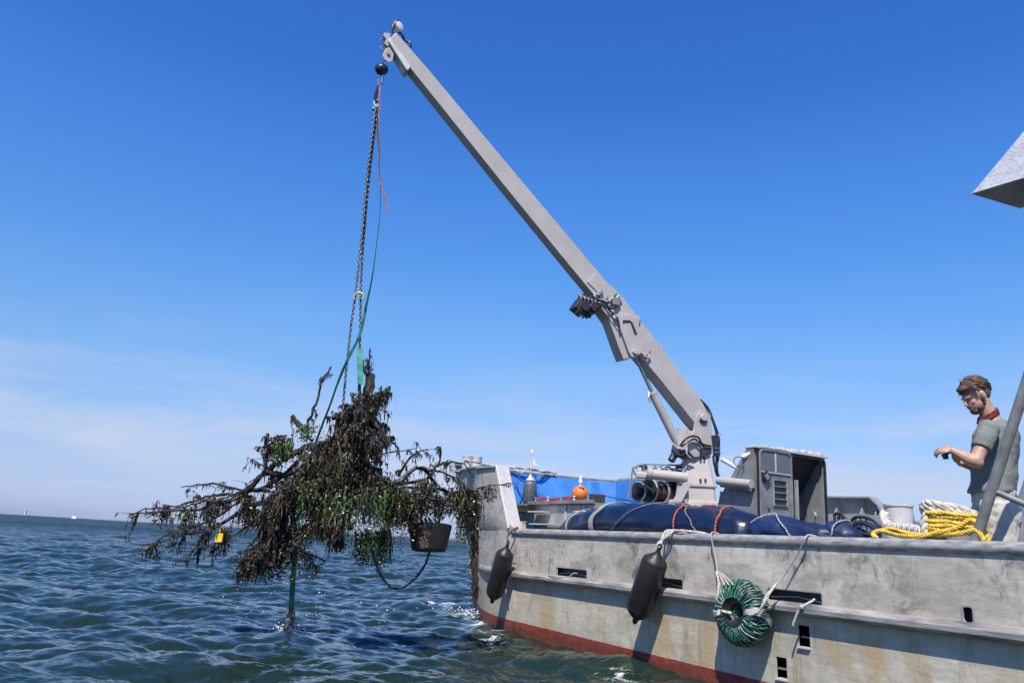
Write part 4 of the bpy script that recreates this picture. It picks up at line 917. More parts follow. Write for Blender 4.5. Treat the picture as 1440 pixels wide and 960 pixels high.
for pts in ([(345, 692, -.2), (322, 705, -.3), (290, 703, -.35), (262, 712, -.4), (232, 716, -.45), (205, 728, -.5)], [(372, 664, -.2), (340, 700, -.1), (312, 722, 0), (280, 738, .1), (246, 748, .15), (222, 758, .2)],
            [(330, 695, 0), (300, 696, .1), (270, 706, .1), (235, 713, .2), (200, 717, .2), (183, 727, .2)], [(390, 700, .1), (360, 730, .1), (335, 748, .1), (300, 765, .1), (270, 772, .1)],
            [(400, 720, .1), (370, 745, .2), (350, 770, .3), (336, 795, .3)], [(380, 690, 0), (350, 690, -.2), (318, 698, -.3), (296, 712, -.4)], [(590, 657, .1), (618, 664, .1), (640, 672, .1), (662, 690, .1)],
            [(540, 690, 0), (580, 684, .1), (620, 700, .2), (650, 708, .2), (676, 700, .2)], [(300, 740, .2), (288, 752, .2), (268, 780, .2)], [(560, 670, 0), (580, 640, 0), (600, 632, 0)], [(395, 640, -.1), (374, 628, -.1), (380, 618, -.1), (398, 614, -.1)]):
    branch(pts, .016, .004, 9, .16, .8)
for i in range(8): branch([(470-6*i, 640+11*i, -.1), (430-5*i, 658+9*i, -.35), (400-3*i, 684+9*i, -.5), (382+2*i, 706+8*i, -.55)], .022, .006, 9, .22, 1.25)
for i in range(5): branch([(490, 645+12*i, 0), (525+4*i, 662+10*i, -.2), (550+3*i, 680+9*i, -.35)], .022, .006, 8, .22, 1.25)
nb = [n_ for n_ in nodes]
BROWN = [(.042, .026, .015), (.026, .017, .010), (.060, .037, .020), (.015, .011, .007), (.10, .063, .032), (.034, .031, .011), (.022, .015, .009), (.034, .044, .012), (.048, .038, .016)]
GRN = [(.040, .11, .014), (.075, .18, .02), (.03, .075, .016), (.17, .28, .035)]
def strand(mb, p, L_, w, col):
    k = max(3, int(L_/.035)); q = [Vector(p)]; d = Vector((sd.uniform(-.9, .9), sd.uniform(-.9, .9), -1)).normalized()
    ws = []; a_ = sd.uniform(0, math.pi); side = []
    for i in range(k):
        d = (d+Vector((sd.uniform(-.5, .5), sd.uniform(-.5, .5), -.42))).normalized(); q.append(q[-1]+d*L_/k)
    for i in range(k+1):
        ws.append(w*(1-.85*(i/k)**1.5)*sd.uniform(.45, 1.5)); a_ += sd.uniform(-.7, .7); side.append(Vector((math.cos(a_), math.sin(a_), sd.uniform(-.3, .3))).normalized())
    mb.ribbon(q, ws, side, c=col)
def leaf(mb, p, s_, col):
    a_ = Vector((sd.gauss(0, 1), sd.gauss(0, 1), sd.gauss(0, .7)-.8)).normalized(); b_ = a_.orthogonal().normalized(); b_ = Matrix.Rotation(sd.uniform(0, 6.28), 3, a_) @ b_
    mb.add([p, p+a_*s_*.5+b_*s_*.3, p+a_*s_, p+a_*s_*.45-b_*s_*.3], [(0, 1, 2, 3)], col)
def drape(mb, p, L_, r_, col):                                  # a soaked, pointed clump clinging under a twig
    k = max(3, int(L_/.03)); q = [Vector(p)+Z*r_*.5]; d = Vector((sd.uniform(-.5, .5), sd.uniform(-.5, .5), -1)).normalized()
    for i in range(k): d = (d+Vector((sd.uniform(-.3, .3), sd.uniform(-.3, .3), -.4))).normalized(); q.append(q[-1]+d*L_/k)
    mb.tube(q, [r_*(1-i/k)**.8*sd.uniform(.55, 1.35)+.0012 for i in range(k+1)], 5, True, c=col, flat=sd.uniform(.35, 1))
wts = [d for _, d in nb]; thin_w = [.55 if d < .9 else d for d in wts]
for p, d in sd.choices(nb, weights=thin_w, k=6900):
    th = d >= 1.2; drape(weed, p+Vector((sd.gauss(0, .006), sd.gauss(0, .006), 0)), sd.uniform(.02, .085) if not th else sd.uniform(.04, .17), sd.uniform(.003, .009) if not th else sd.uniform(.004, .017), sd.choice(BROWN))
for p, d in sd.choices(nb, weights=[.35 if d < .9 else d for d in wts], k=4600):
    strand(weed, p+Vector((sd.gauss(0, .008), sd.gauss(0, .008), 0)), sd.uniform(.03, .10 if d < 1.2 else .20), sd.uniform(.004, .013), sd.choice(BROWN))
for p, d in sd.choices(nb, weights=[.12 if d < .9 else d for d in wts], k=19000):
    leaf(weed, p+Vector((sd.gauss(0, .009), sd.gauss(0, .012), sd.gauss(-.006, .010))), sd.uniform(.012, .036), sd.choice(BROWN))
for p, d in sd.choices(nb, weights=thin_w, k=150):               # long tassels
    col = sd.choice(BROWN)
    for _ in range(4): drape(weed, p+Vector((sd.gauss(0, .010), sd.gauss(0, .010), 0)), sd.uniform(.10, .26), sd.uniform(.006, .015), col)
def tassel(px, py, d, L_, n, spread, green_share=.5):
    for _ in range(n//3): drape(weed if sd.random() > green_share else green, ly(px+sd.gauss(0, spread*.8), py+sd.gauss(0, spread*.4), d+sd.gauss(0, .05)), L_*sd.uniform(.4, .9), sd.uniform(.006, .016), sd.choice(GRN if sd.random() < green_share*.8 else BROWN))
    for _ in range(n):
        p = ly(px+sd.gauss(0, spread), py+sd.gauss(0, spread*.5), d+sd.gauss(0, .06)); g = sd.random() < green_share
        if not g or sd.random() < .3: strand(green if g else weed, p, L_*sd.uniform(.3, .9), sd.uniform(.005, .013), sd.choice(GRN[:3] if g else BROWN))
        for _k in range(13): leaf(green if g else weed, p-Z*sd.uniform(0, L_*.8)+Vector((sd.gauss(0, .03), sd.gauss(0, .03), 0)), sd.uniform(.012, .036), sd.choice(GRN if g else BROWN))
for a_ in [(514, 752, -.1, .34, 60, 7, .8), (536, 748, -.1, .40, 80, 8, .85), (545, 700, -.4, .45, 60, 16, .45), (565, 690, -.3, .4, 40, 8, .4), (600, 678, -.1, .34, 44, 7, .35), (622, 700, 0, .25, 40, 7, .2),
           (645, 690, .1, .28, 50, 9, .1), (655, 700, .1, .55, 60, 5, .35), (668, 690, .15, .60, 46, 3, .15), (470, 720, -.8, .32, 60, 14, .55), (430, 680, -.7, .3, 40, 14, .4), (430, 598, -.1, .2, 26, 6, .8),
           (400, 622, -.5, .24, 34, 6, .6), (388, 625, -.5, .22, 26, 6, .3), (265, 722, -.2, .24, 22, 4, .7), (318, 745, .2, .32, 26, 4, .4), (300, 700, -.2, .36, 26, 5, .2), (360, 780, -.5, .25, 50, 12, .4),
           (395, 775, -.5, .3, 50, 14, .3), (440, 780, 0, .16, 14, 4, .8), (350, 700, -.2, .34, 40, 6, .1), (522, 555, 0, .22, 60, 8, .05), (505, 610, -.3, .3, 90, 20, .15), (545, 690, -.4, .25, 80, 24, .38), (480, 700, -.6, .25, 80, 24, .28), (590, 690, -.2, .22, 50, 14, .3), (450, 640, -.4, .22, 60, 16, .2), (470, 640, -.5, .4, 90, 22, .15),
           (415, 740, -.6, .35, 60, 16, .35), (575, 715, -.3, .3, 50, 16, .3), (500, 700, -.7, .4, 60, 24, .5), (235, 722, -.2, .14, 10, 8, .1), (248, 760, .3, .12, 10, 5, .5), (690, 688, .2, .14, 14, 6, 0)]:
    tassel(*a_)
p = [ly(668, 700, .2), ly(669, 740, .2), ly(667, 790, .2), ly(669, 830, .2), ly(669, 862, .2)]
weed.tube(wiggle(p, .006, 5), [q*.75 for q in (.05, .06, .045, .06, .05, .04, .058, .05, .06, .045, .05, .058, .042, .05, .036, .04, .028, .025, .02, .012, .006)], 7, c=(.085, .040, .024))
for _ in range(90):
    q = ly(668+sd.gauss(0, 3), sd.uniform(735, 835), .2+sd.gauss(0, .04)); strand(weed, q, sd.uniform(.06, .2), .018, sd.choice([(.10, .045, .025), (.06, .03, .02), (.12, .07, .03)]))
for _ in range(60):
    q = ly(668+sd.gauss(0, 3.5), sd.uniform(700, 780), .15); leaf(green, q, sd.uniform(.02, .05), sd.choice(GRN))
for p, d in sd.choices(nb, weights=[w_**2 if w_ > 1 else 0.1 for w_ in wts], k=420):
    r_ = sd.uniform(.010, .032); must.ell(p+Vector((sd.gauss(0, .010), sd.gauss(0, .010), sd.gauss(0, .010))), (r_, r_*sd.uniform(.6, 1), r_*sd.uniform(.5, 1.2)), None, 6, 5)
for _ in range(420):
    q = ly(372+sd.gauss(0, 14), 785+sd.gauss(0, 8), -.5+sd.gauss(0, .1)); r_ = sd.uniform(.008, .026); must.ell(q, (r_, r_*sd.uniform(.5, 1), r_*sd.uniform(.5, 1.3)), None, 6, 5)
for v_ in must.v:
    v_ += Vector((mnoise.noise(v_*60), mnoise.noise(v_*60+Vector((9, 0, 0))), mnoise.noise(v_*60+Vector((0, 9, 0)))))*.012
o = weed.obj('seaweed', WEED, tree, 'all'); o['kind'] = 'stuff'
o = green.obj('green_algae', mat('wet_green_algae', (.8, .8, .75), .33, 0, .3, 30, .003, 90, attr='col', spec=.8), tree, 'all'); o['kind'] = 'stuff'; o['label'] = 'bright green algae hanging in clumps'
o = must.obj('mussel_crust', MUSS, tree, True); o['kind'] = 'stuff'
tg = MB(); c = ly(308, 756, -.25); tg.box(c, (.075, .02, .085), (Vector((1, .1, .1)).normalized(), Vector((0, 1, 0)), Z)); tg.tube([c+Z*.04, c+Z*.10], .006, 5)
mono(tg, 'yellow_tag', YTAG, 'square yellow tag hanging in the left branches of the tree', 'tag', False, bevel=.012)
tg = MB(); tg.ell(ly(448, 752, -.2), (.022, .02, .026), None, 8, 6); tg.tube([ly(448, 749, -.2), ly(448, 742, -.2)], .005, 5)
mono(tg, 'yellow_tag', YTAG, 'tiny yellow float half hidden under the middle of the tree', 'tag')
# black tub hanging from the right branches, and its chain
tc_ = ly(604, 757, -.1); axt = (Z+Vector((.10, 0, 0))*1.0+Vector((-.12, .0, .0))).normalized()
tub = thing('rubber_tub', 'black rubber tub with dried mud patch hanging under the right branches', 'tub', tc_-Z*.15)
mb = MB(); up_ = (Z*1.0+Vector((-.04, .12, 0))).normalized()
mb.lathe(tc_-up_*.12, up_, [(0, .15), (.0, .172), (.02, .182), (.20, .218), (.235, .226), (.255, .226), (.255, .205), (.22, .200), (.06, .16)], 32); mb.obj('shell', TUBM, tub, True)
mb = MB(); sd2 = random.Random(4)
for _ in range(80):
    h_ = sd2.uniform(.03, .17); a_ = R(sd2.gauss(-100+20*(h_-.1), 5)); rr_ = .181+h_*.17; c_ = tc_-up_*.12+up_*h_+Vector((math.cos(a_), math.sin(a_), 0))*rr_
    mb.ell(c_, (.020*sd2.uniform(.4, 1.2), .006, .022*sd2.uniform(.4, 1.2)), None, 7, 5)
o = mb.obj('mud_patch', CLAY, tub, True); o['kind'] = 'stuff'
for k in range(5): MB().tube([tc_+up_*.12+Vector((-.1+.05*k, -.05, 0)), tc_+up_*.18+Vector((-.16+.05*k, 0, .02))], .014, 6).obj('twig', BARK, tub, True)
lc = MB(); chain(lc, [ly(605, 773, -.08), ly(597, 795, -.08), ly(583, 813, -.06), ly(568, 825, -.05), ly(552, 826, -.05), ly(538, 812, -.05), ly(528, 790, -.05), ly(520, 762, -.05), ly(515, 740, -.05)])
mono(lc, 'slack_chain', mat('wet_dark_chain', (.09, .09, .105), .35, .5, .4, 30), 'slack chain looping under the tree from the black tub', 'chain', 'all')
lc = MB(); chain(lc, [ly(622, 705, -.05), ly(619, 725, -.07), ly(613, 748, -.09)])
mono(lc, 'tub_chain', MATS['wet_dark_chain'], 'short chain holding the black tub from above right', 'chain', 'all')
def splash(px, py, n_, rx, rz, label, seed):
    r_ = random.Random(seed); mb = MB(); c_ = on_z(px, py, 0)
    for _ in range(n_):
        q = c_+Vector((r_.gauss(0, rx), r_.gauss(0, rx), abs(r_.gauss(0, rz))+.02)); d_ = r_.uniform(.003, .011); mb.ell(q, (d_, d_, d_*r_.uniform(.8, 1.6)), None, 6, 4)
    o_ = mono(mb, 'water_splash', mat('splash_water', (.75, .79, .80), .15, 0, .05, 20), label, 'splash', 'all'); o_['kind'] = 'stuff'
splash(406, 892, 160, .085, .05, 'white splash of drops round the pole end', 1)
splash(665, 862, 120, .30, .03, 'spray of drops on the water off the bow corner', 2)
r_ = random.Random(77); mb = MB()
for _ in range(110):
    q = ly(r_.gauss(440, 70), r_.uniform(790, 880), r_.gauss(-.1, .3)); d_ = r_.uniform(.002, .0055); mb.ell(q, (d_, d_, d_*2.2), None, 5, 4)
o = mono(mb, 'dripping_water', MATS['splash_water'], 'drops falling from the hanging tree to the sea', 'drops', 'all'); o['kind'] = 'stuff'
# ------------------------------------------------------------------ fenders and net ring
def fender(pts_px, v, label, r, nm='fender'):
    a_, b_, tip_ = [on_v(x, y, v) for x, y in pts_px]; ax = (b_-a_); L_ = ax.length; ax.normalize()
    t = thing(nm, label, 'fender', b_, 'black fenders hung along the hull')
    MB().lathe(a_-ax*.05, ax, [(-.03, .016), (0, .02), (.03, .03), (.07, .075), (.10, r*.90), (.125, r*.985), (.13, r*.975), (.14, r), (L_*.5, r*1.03), (L_-.04, r), (L_-.03, r*.97), (L_-.02, r*.99), (L_+.02, r*.9), (L_+.07, r*.50), (L_+.09, .032), (L_+.135, .022), (L_+.15, .005)], 32).obj('body', FENDM, t, True)
    MB().tube(arc(a_-ax*.09, .022, FWD, Z, 0, 360, 12), .009, 6, False).obj('eye', BLACK, t, True)
    return t, a_-ax*.08
f1, e1 = fender([(712, 772), (694, 838), (689, 855)], -.19, 'black cylindrical fender hanging at the bow step, left of the two', .115)
f2, e2 = fender([(924, 780), (896, 864), (886, 888)], -.20, 'larger black cylindrical fender amidships between the two hull slots', .125)
def wrope(name, pts, r, label, ma=WROPE, n=5):
    mb = MB(); laid_rope(mb, crv(pts, n), r, 3, 90, (1, 1, 1), (.75, .75, .75)); return mono(mb, name, ma, label, 'rope', 'all')
wrope('fender_rope', [e1, on_v(714, 754, -.10), P(3.43, -.07, RZ+.02), P(3.42, 0, RZ+.06)], .016, 'dark rope tying the left fender to the gunwale end', ma=mat('dark_rope', (.10, .095, .09), .85))
mb = MB()
for k in range(3):
    laid_rope(mb, crv([e2, on_v(928+k*2-2, 763, -.13), P(.47+.04*k, -.075, RZ+.02), P(.46+.05*k, -.01, RZ+.065), P(.35+.06*k, .06, RZ+.05)], 6), .013, 3, 90, (1, 1, 1), (.75, .75, .75))
laid_rope(mb, crv([P(.55, -.0, RZ+.06), P(.35, -.03, RZ+.065), P(.17, .03, RZ+.055), P(.05, .08, RZ+.03)], 6), .013, 3, 90)
mb.ell(on_v(927.5, 768, -.17), (.022, .022, .03), None, 8, 6, (1, 1, 1))
mono(mb, 'fender_rope', WROPE, 'frayed white rope turns tying the middle fender to the gunwale', 'rope', 'all')
wrope('orange_lanyard', [on_v(722, 798, -.05), on_v(714, 806, -.10), on_v(711, 815, -.11), on_v(711, 826, -.11), on_v(712, 834, -.11)], .010, 'orange brown line hanging from the port beside left fender', RROPE)
RC = on_v(1043.5, 861, -.15); RR = .152; Rr = .105
ring = thing('net_fender', 'ring fender wrapped in green net hanging on the hull side', 'fender', RC-Z*.29)
def tor(u, w, rr_=Rr, R_=RR): return RC+(FWD*math.cos(u)+Z*math.sin(u))*(R_+rr_*math.cos(w))-INN*(rr_*1.0*math.sin(w))
n1, n2 = 40, 16; vs = [tor(2*math.pi*i/n1, 2*math.pi*j/n2) for i in range(n1) for j in range(n2)]
MB().add(vs, [(i*n2+j, ((i+1) % n1)*n2+j, ((i+1) % n1)*n2+(j+1) % n2, i*n2+(j+1) % n2) for i in range(n1) for j in range(n2)]).obj('rubber_ring', BLACK, ring, 'all')
gm = MB(); wm = MB(); sd = random.Random(8)
for i in range(44):
    for sg in (1, -1):
        u0_ = 2*math.pi*(i+sd.uniform(-.3, .3))/44; tw = sg*(.36+.22*sd.random())
        pp = [tor(u0_+tw*(j/14-.5)+.03*sd.uniform(-1, 1), R(-205+310*j/14), Rr+.008+.003*sg+sd.uniform(-.002, .004)) for j in range(15)]
        (gm if (sg == 1 and sd.random() < .85) or sd.random() < .12 else wm).tube(pp, .0042 if sg == 1 else .0036, 5, False)
gm.obj('green_netting', GNET, ring, 'all'); wm.obj('pale_netting', WNET, ring, 'all')
for nm_, sgn, px0 in (('left_lashing', 1, 1012), ('right_lashing', -1, 1073)):
    mb = MB(); n_ = 5
    for k in range(n_):
        u = (math.pi if sgn < 0 else 0)+sgn*(-.10+.045*k)+(.1 if sgn < 0 else .1)
        laid_rope(mb, [tor(u+.25*math.sin(j*.4), R(-150+250*j/14), Rr+.016) for j in range(15)], .009, 2, 120, n=5)
    mb.obj('lashing', WROPE, ring, 'all')
def hang_rope(px_pts, v, label, r=.0085, lash=None):
    mb = MB(); p = [on_v(x, y, vv) for (x, y, vv) in px_pts]; laid_rope(mb, crv(p, 8), r, 3, 110, (1, 1, 1), (.7, .7, .7)); 
    if lash: 
        for off in (-.014, .014): laid_rope(mb, crv([on_v(x, y, vv)+FWD*off for (x, y, vv) in lash], 6), .012, 3, 110)
        mb.ell(on_v(*lash[0]), (.03, .03, .035), None, 9, 6, (1, 1, 1))
    return mono(mb, 'hanging_rope', GROPE, label, 'rope', 'all')
hang_rope([(1012, 751, .05), (1003, 748, 0), (1000, 753, -.065), (1003, 770, -.05), (1007, 790, -.06), (1009, 806, -.10)], 0, 'grey rope from the gunwale to left of the net ring fender')
hang_rope([(1150, 755, .05), (1138, 752, 0), (1132, 757, -.07), (1122, 778, -.06), (1104, 806, -.08), (1092, 822, -.14)], 0, 'grey rope slanting from the gunwale to right of the net ring fender')
wrope('lashing_rope', [on_v(1008, 804, -.12), on_v(1011, 816, -.16), on_v(1010, 840, -.20), on_v(1014, 857, -.245), on_v(1028, 862, -.25)], .016, 'frayed white lashing at left of the net ring fender')
mb = MB()
for k in range(3): laid_rope(mb, crv([on_v(1009+k*2, 804, -.12), on_v(1014+k*4, 812, -.2), on_v(1019+k*6, 822, -.26)], 5), .008, 2, 120)
for k in range(4): laid_rope(mb, crv([on_v(1092-k, 820+k*2, -.15), on_v(1082-k*1.5, 834+k, -.22), on_v(1072-k, 852+k*1.5, -.255), on_v(1062-k*3, 863+k, -.255), on_v(1047, 857+3*k, -.22)], 6), .011, 3, 100)
mono(mb, 'lashing_rope', WROPE, 'thick frayed white lashing at right of the net ring fender', 'rope', 'all')
wrope('loose_rope_end', [on_v(1146, 842, -.01), on_v(1136, 848, -.06), on_v(1127, 853, -.10), on_v(1122, 860, -.11), on_v(1116, 875, -.115), on_v(1115, 880, -.115)], .010, 'short white rope end out of the long hull slot')
mono(MB().ell(on_v(1127, 853, -.11), (.02, .02, .022), None, 8, 6), 'rope_knot', GROPE, 'knot on the short rope below the long hull slot', 'knot')
wrope('port_rope', [on_v(771, 809, -.08), on_v(785, 812, -.085), on_v(798, 812, -.06), on_v(806, 806, -.02), on_v(812, 806, .01)], .010, 'brown line lying in the first rectangular hull slot', BROPE)

# ------------------------------------------------------------------ blue bags on deck
def bag(name, ma, cx, v, label, seed, squash=1.0):               # cx: (px, top_y, half height m)
    ax = []; rr_ = []
    for px, ty, r_ in cx:
        t_ = on_v(px, ty, v); ax.append(t_-Z*r_); rr_.append(r_)
    p = crv(ax, 5); k = len(p); rad = [Vector((a_, 0, 0)) for a_ in rr_]; rads = [q.x for q in crv(rad, 5)]
    mb = MB(); n_ = 28; vs = []
    for i in range(k):
        t = (p[min(i+1, k-1)]-p[max(0, i-1)]); t.z = 0; t.normalize(); u = t.cross(Z)
        for j in range(n_):
            a_ = 2*math.pi*j/n_; d = u*(math.cos(a_)*1.25)+Z*math.sin(a_); q = p[i]+d*max(.005, rads[i])
            q += d*(.018*mnoise.noise(Vector((i*.30, seed, j*.5)))+.009*mnoise.noise(q*9)-.012*abs(mnoise.noise(q*6+Vector((seed, 0, 0))))); vs.append(q)
    mb.add(vs, [(i*n_+j, i*n_+(j+1) % n_, (i+1)*n_+(j+1) % n_, (i+1)*n_+j) for i in range(k-1) for j in range(n_)]+[tuple(range(n_)), tuple((k-1)*n_+j for j in range(n_))])
    return mono(mb, name, ma, label, 'bag', 'all'), p, rads
B1 = [(799, 745, .03), (802, 732, .12), (815, 723, .16), (838, 716, .19), (866, 709, .22), (900, 706, .23), (935, 707, .23), (975, 711, .22), (1015, 713, .21), (1045, 718, .19), (1062, 728, .15), (1070, 744, .05)]
b1, bp1, br1 = bag('float_bag', NAVY, B1, .34, 'long shiny navy float bag lying inside the gunwale below the crane', 1)
B2 = [(1064, 742, .05), (1068, 730, .11), (1085, 725, .13), (1105, 725, .13), (1135, 733, .11), (1160, 738, .10), (1175, 748, .04)]
b2_, bp2, br2 = bag('float_bag', NAVY2, B2, .32, 'smaller crumpled blue bag in front of the deckhouse door', 5)
B3 = [(1156, 748, .03), (1162, 738, .08), (1175, 731, .11), (1190, 734, .11), (1204, 744, .07), (1210, 750, .02)]
b3_, bp3, br3 = bag('float_bag', NAVY2, B3, .40, 'small rounded blue bag left of the black tube frame', 9)
def surf(bp, br, x, ang, lift=.012):                            # point on a bag: where along it (pixel x) and how far round (0 top, 90 outboard)
    best = min(range(len(bp)), key=lambda i: abs(pix(bp[i]+Z*br[i])[0]-x)); i = best
    t = bp[min(i+1, len(bp)-1)]-bp[max(0, i-1)]; t.z = 0; t.normalize(); u = t.cross(Z); u = u if u.dot(INN) < 0 else -u
    r_ = br[i]; j = (i+1 if i+1 < len(bp) else i)
    x0 = pix(bp[i]+Z*br[i])[0]; x1 = pix(bp[j]+Z*br[j])[0]; f_ = 0 if abs(x1-x0) < .01 else max(-.5, min(.5, (x-x0)/(x1-x0)))
    c_ = bp[i].lerp(bp[j], f_) if f_ > 0 else bp[i]; r_ = br[i]*(1-f_)+br[j]*f_ if f_ > 0 else r_
    return c_+(u*(math.sin(R(ang))*1.25)+Z*math.cos(R(ang)))*(r_+lift)
def pix(p): q = Vector(p)-CAM; w_ = q.dot(fw); return 720+FPX*q.dot(rt)/w_, 480-FPX*q.dot(up)/w_
def over(name, ma, bp, br, pts, r, label, flat=None, cat='rope'):
    q = []
    for (x0, a0), (x1, a1) in zip(pts, pts[1:]):
        n_ = max(3, int(max(abs(a1-a0)/12, abs(x1-x0)/10)))
        q += [surf(bp, br, x0+(x1-x0)*i/n_, a0+(a1-a0)*i/n_, .016 if not flat else .02) for i in range(n_)]
    q.append(surf(bp, br, *pts[-1])); q = crv(q[::1], 3); mb = MB()
    if flat: mb.ribbon(q, flat, FWD, th=.006)
    else: laid_rope(mb, q, r, 2, 90, n=6)
    return mono(mb, name, ma, label, cat, not flat and 'all')
over('webbing_strap', mat('grey_webbing', (.30, .30, .27), .8), bp1, br1, [(876, -40), (872, 0), (866, 40), (860, 80), (858, 120)], 0, 'grey webbing strap across the front of the long navy bag', .075, 'strap')
over('thin_strap', mat('pale_strap', (.34, .34, .31), .8), bp1, br1, [(836, -40), (830, 10), (822, 50), (817, 90), (817, 120)], 0, 'narrow pale strap round the left end of the long navy bag', .03, 'strap')
over('arched_line', BROPE, bp1, br1, [(884, 118), (905, 75), (930, 35), (945, 12), (968, 14), (985, 45), (1003, 85), (1012, 112)], .0075, 'brown line arching over the middle of the long navy bag')
over('bag_tie', RROPE, bp1, br1, [(955, -40), (962, -5), (970, 20), (976, 55), (978, 90), (978, 118)], .009, 'red tie hanging over the middle of the long navy bag')
over('bag_tie', RROPE, bp1, br1, [(1018, -40), (1026, 0), (1031, 35), (1034, 75), (1035, 115)], .011, 'orange red tie near the right end of the long navy bag')
over('bag_tie', RROPE, bp1, br1, [(984, -8), (1000, -4), (1010, 6)], .009, 'red cord lying along the top of the long navy bag')
over('pale_line', GROPE, bp2, br2, [(1071, 60), (1082, 30), (1091, 10), (1102, 30), (1116, 65), (1130, 105)], .0075, 'pale line slanting over the smaller crumpled blue bag')
over('pale_line', GROPE, bp3, br3, [(1184, 110), (1187, 60), (1190, 10), (1189, -30)], .0075, 'pale line hanging over the small rounded blue bag')
# black bent tube frame
fr = thing('tube_frame', 'black bent tube frame standing right of the blue bags', 'frame', on_v(1205, 760, .8))
def ft(pts, r=.014, dv=.8): return MB().tube(crv([on_v(x, y, dv) for x, y in pts], 6), r, 8).obj('tube', DARKM, fr, True)
ft([(1174, 732), (1174, 723), (1180, 722), (1188, 727), (1198, 740), (1208, 748), (1224, 752)]); ft([(1179, 730), (1180, 726), (1186, 728), (1196, 742), (1206, 752)])
ft([(1196, 733), (1203, 727), (1216, 727), (1228, 732), (1238, 741)]); ft([(1198, 740), (1206, 735), (1218, 736), (1228, 742), (1236, 750)])
for x in (1203, 1210, 1218): ft([(x, 728), (x+1, 752)], .009)
for x in (1179, 1184): ft([(x, 724), (x, 734)], .008)
mono(MB().ell(on_v(1212, 752, 1.0), (.16, .2, .13), None, 16, 10), 'blue_drum_float', NAVY2, 'blue float seen through the black tube frame', 'float')

# ------------------------------------------------------------------ ropes on the rail, right
def coil_pts(c, rx, rz, turns, h, tilt, jit=.01, n=22, seed=1):
    r_ = random.Random(seed); o = []
    for i in range(int(turns*n)+1):
        a_ = 2*math.pi*i/n; f_ = i/(turns*n); k = 1+r_.uniform(-jit, jit)*2
        o.append(c+Vector((math.cos(a_)*rx*k, math.sin(a_)*rx*.75*k, h*f_+math.cos(a_)*tilt+r_.uniform(-jit, jit)*.3)))
    return o
CY = 5.75
cc = on_Y(1343, 752, CY)
mb = MB(); laid_rope(mb, crv(coil_pts(cc+Vector((.0, 0, .00)), .195, .2, 5.2, .150, -.012, .028, 14, 2), 3), .019, 3, 95, (1, 1, 1), (.86, .84, .8), 6)
laid_rope(mb, crv([on_v(1385, 757, .1), on_v(1378, 740, .1), on_v(1365, 731, .1), on_v(1345, 742, .08), on_v(1320, 748, .06), on_v(1290, 754, .05), on_v(1262, 752, .08), on_v(1240, 746, .12), on_v(1228, 750, .12), on_v(1232, 756, .08)], 8), .019, 3, 95, (1, 1, 1), (.86, .84, .8))
laid_rope(mb, crv([on_v(1236, 748, .2), on_v(1252, 743, .17), on_v(1280, 750, .14), on_v(1310, 753, .1), on_v(1350, 750, .03), on_v(1372, 745, .03), on_v(1384, 760, .04)], 8), .019, 3, 95, (1, 1, 1), (.86, .84, .8))
laid_rope(mb, crv([on_v(1372, 735, .14), on_v(1380, 742, .14), on_v(1387, 752, .12), on_v(1390, 762, .12)], 8), .019, 3, 95)
mono(mb, 'yellow_rope_coil', YROPE, 'bright yellow mooring rope coiled on top of the gunwale', 'rope', 'all')
mb = MB(); cg = on_Y(1338, 728, CY+.02)
laid_rope(mb, crv(coil_pts(cg+Vector((-.01, 0, -.01)), .175, .2, 3.0, .075, -.035, .03, 14, 7), 3), .030, 3, 40, (1, 1, 1), (.8, .8, .8), 7)
laid_rope(mb, crv([on_Y(1303, 722, CY), on_Y(1300, 740, CY), on_Y(1301, 752, CY)], 6), .030, 3, 40)
mono(mb, 'white_rope_coil', WROPE, 'thick off white hawser coiled behind the yellow rope', 'rope', 'all')
mb = MB(); 
for k in range(2): laid_rope(mb, crv([on_Y(1243, 722+5*k, 7.6), on_Y(1248, 738+3*k, 7.4), on_Y(1262, 742+4*k, 7.0), on_Y(1282, 744+3*k, 6.6), on_Y(1300, 748+2*k, 6.2), on_Y(1318, 750, 6.0)], 8), .045, 3, 28, (1, 1, 1), (.85, .85, .85), 8)
mono(mb, 'white_hawser', WROPE, 'thick off white hawser lying along the rail below the bollard', 'rope', 'all')
MB_ = MB().lathe(cc-Z*.72, Z, [(0, .15), (.02, .15), (.75, .15), (.77, .13)], 20); mono(MB_, 'rope_drum', ALU_D, 'dull metal drum under the yellow rope coil', 'drum')

# ------------------------------------------------------------------ gear on the foredeck and bow rail
SB_ = stem(2.0)[0]
def on_bow(px, py, ds=.35): return on_s(px, py, SB_-ds)
mb = MB(); c = on_v(816, 690, .58); c.z = 1.62+.10; mb.ell(c, (.108, .108, .102), None, 22, 16)
for a_ in (60, 100): mb.tube([c+Vector((math.cos(R(a_))*.05, -.09, .075)), c+Vector((math.cos(R(a_))*.055, -.10, .08))], .016, 8)
mono(mb, 'orange_buoy', ORANGE, 'orange ball buoy on the foredeck against the blue bulwark', 'buoy', 'all')
mono(MB().lathe(c+Z*.11, Z, [(-.02, .014), (.02, .014), (.03, .028), (.04, .026), (.13, .003)], 10), 'buoy_top_cone', WHITE, 'small pale cone standing on the orange buoy', 'cone')
c = on_v(839, 697, .60); c.z = 1.66; mono(MB().box(c, (.20, .12, .10)), 'black_box', DARKM, 'small black box right of the orange buoy', 'box', False, bevel=.01)
c = on_bow(745, 690, .28); ft_ = thing('grey_fender', 'faded grey fender hanging inside the blue bow bulwark', 'fender', c-Z*.2)
MB().lathe(c+Z*.26, -Z, [(0, .012), (.04, .025), (.08, .06), (.13, .105), (.17, .115), (.42, .115), (.47, .09), (.52, .03)], 22).obj('body', mat('faded_rubber', (.10, .11, .13), .6, 0, .3, 12), ft_, True)
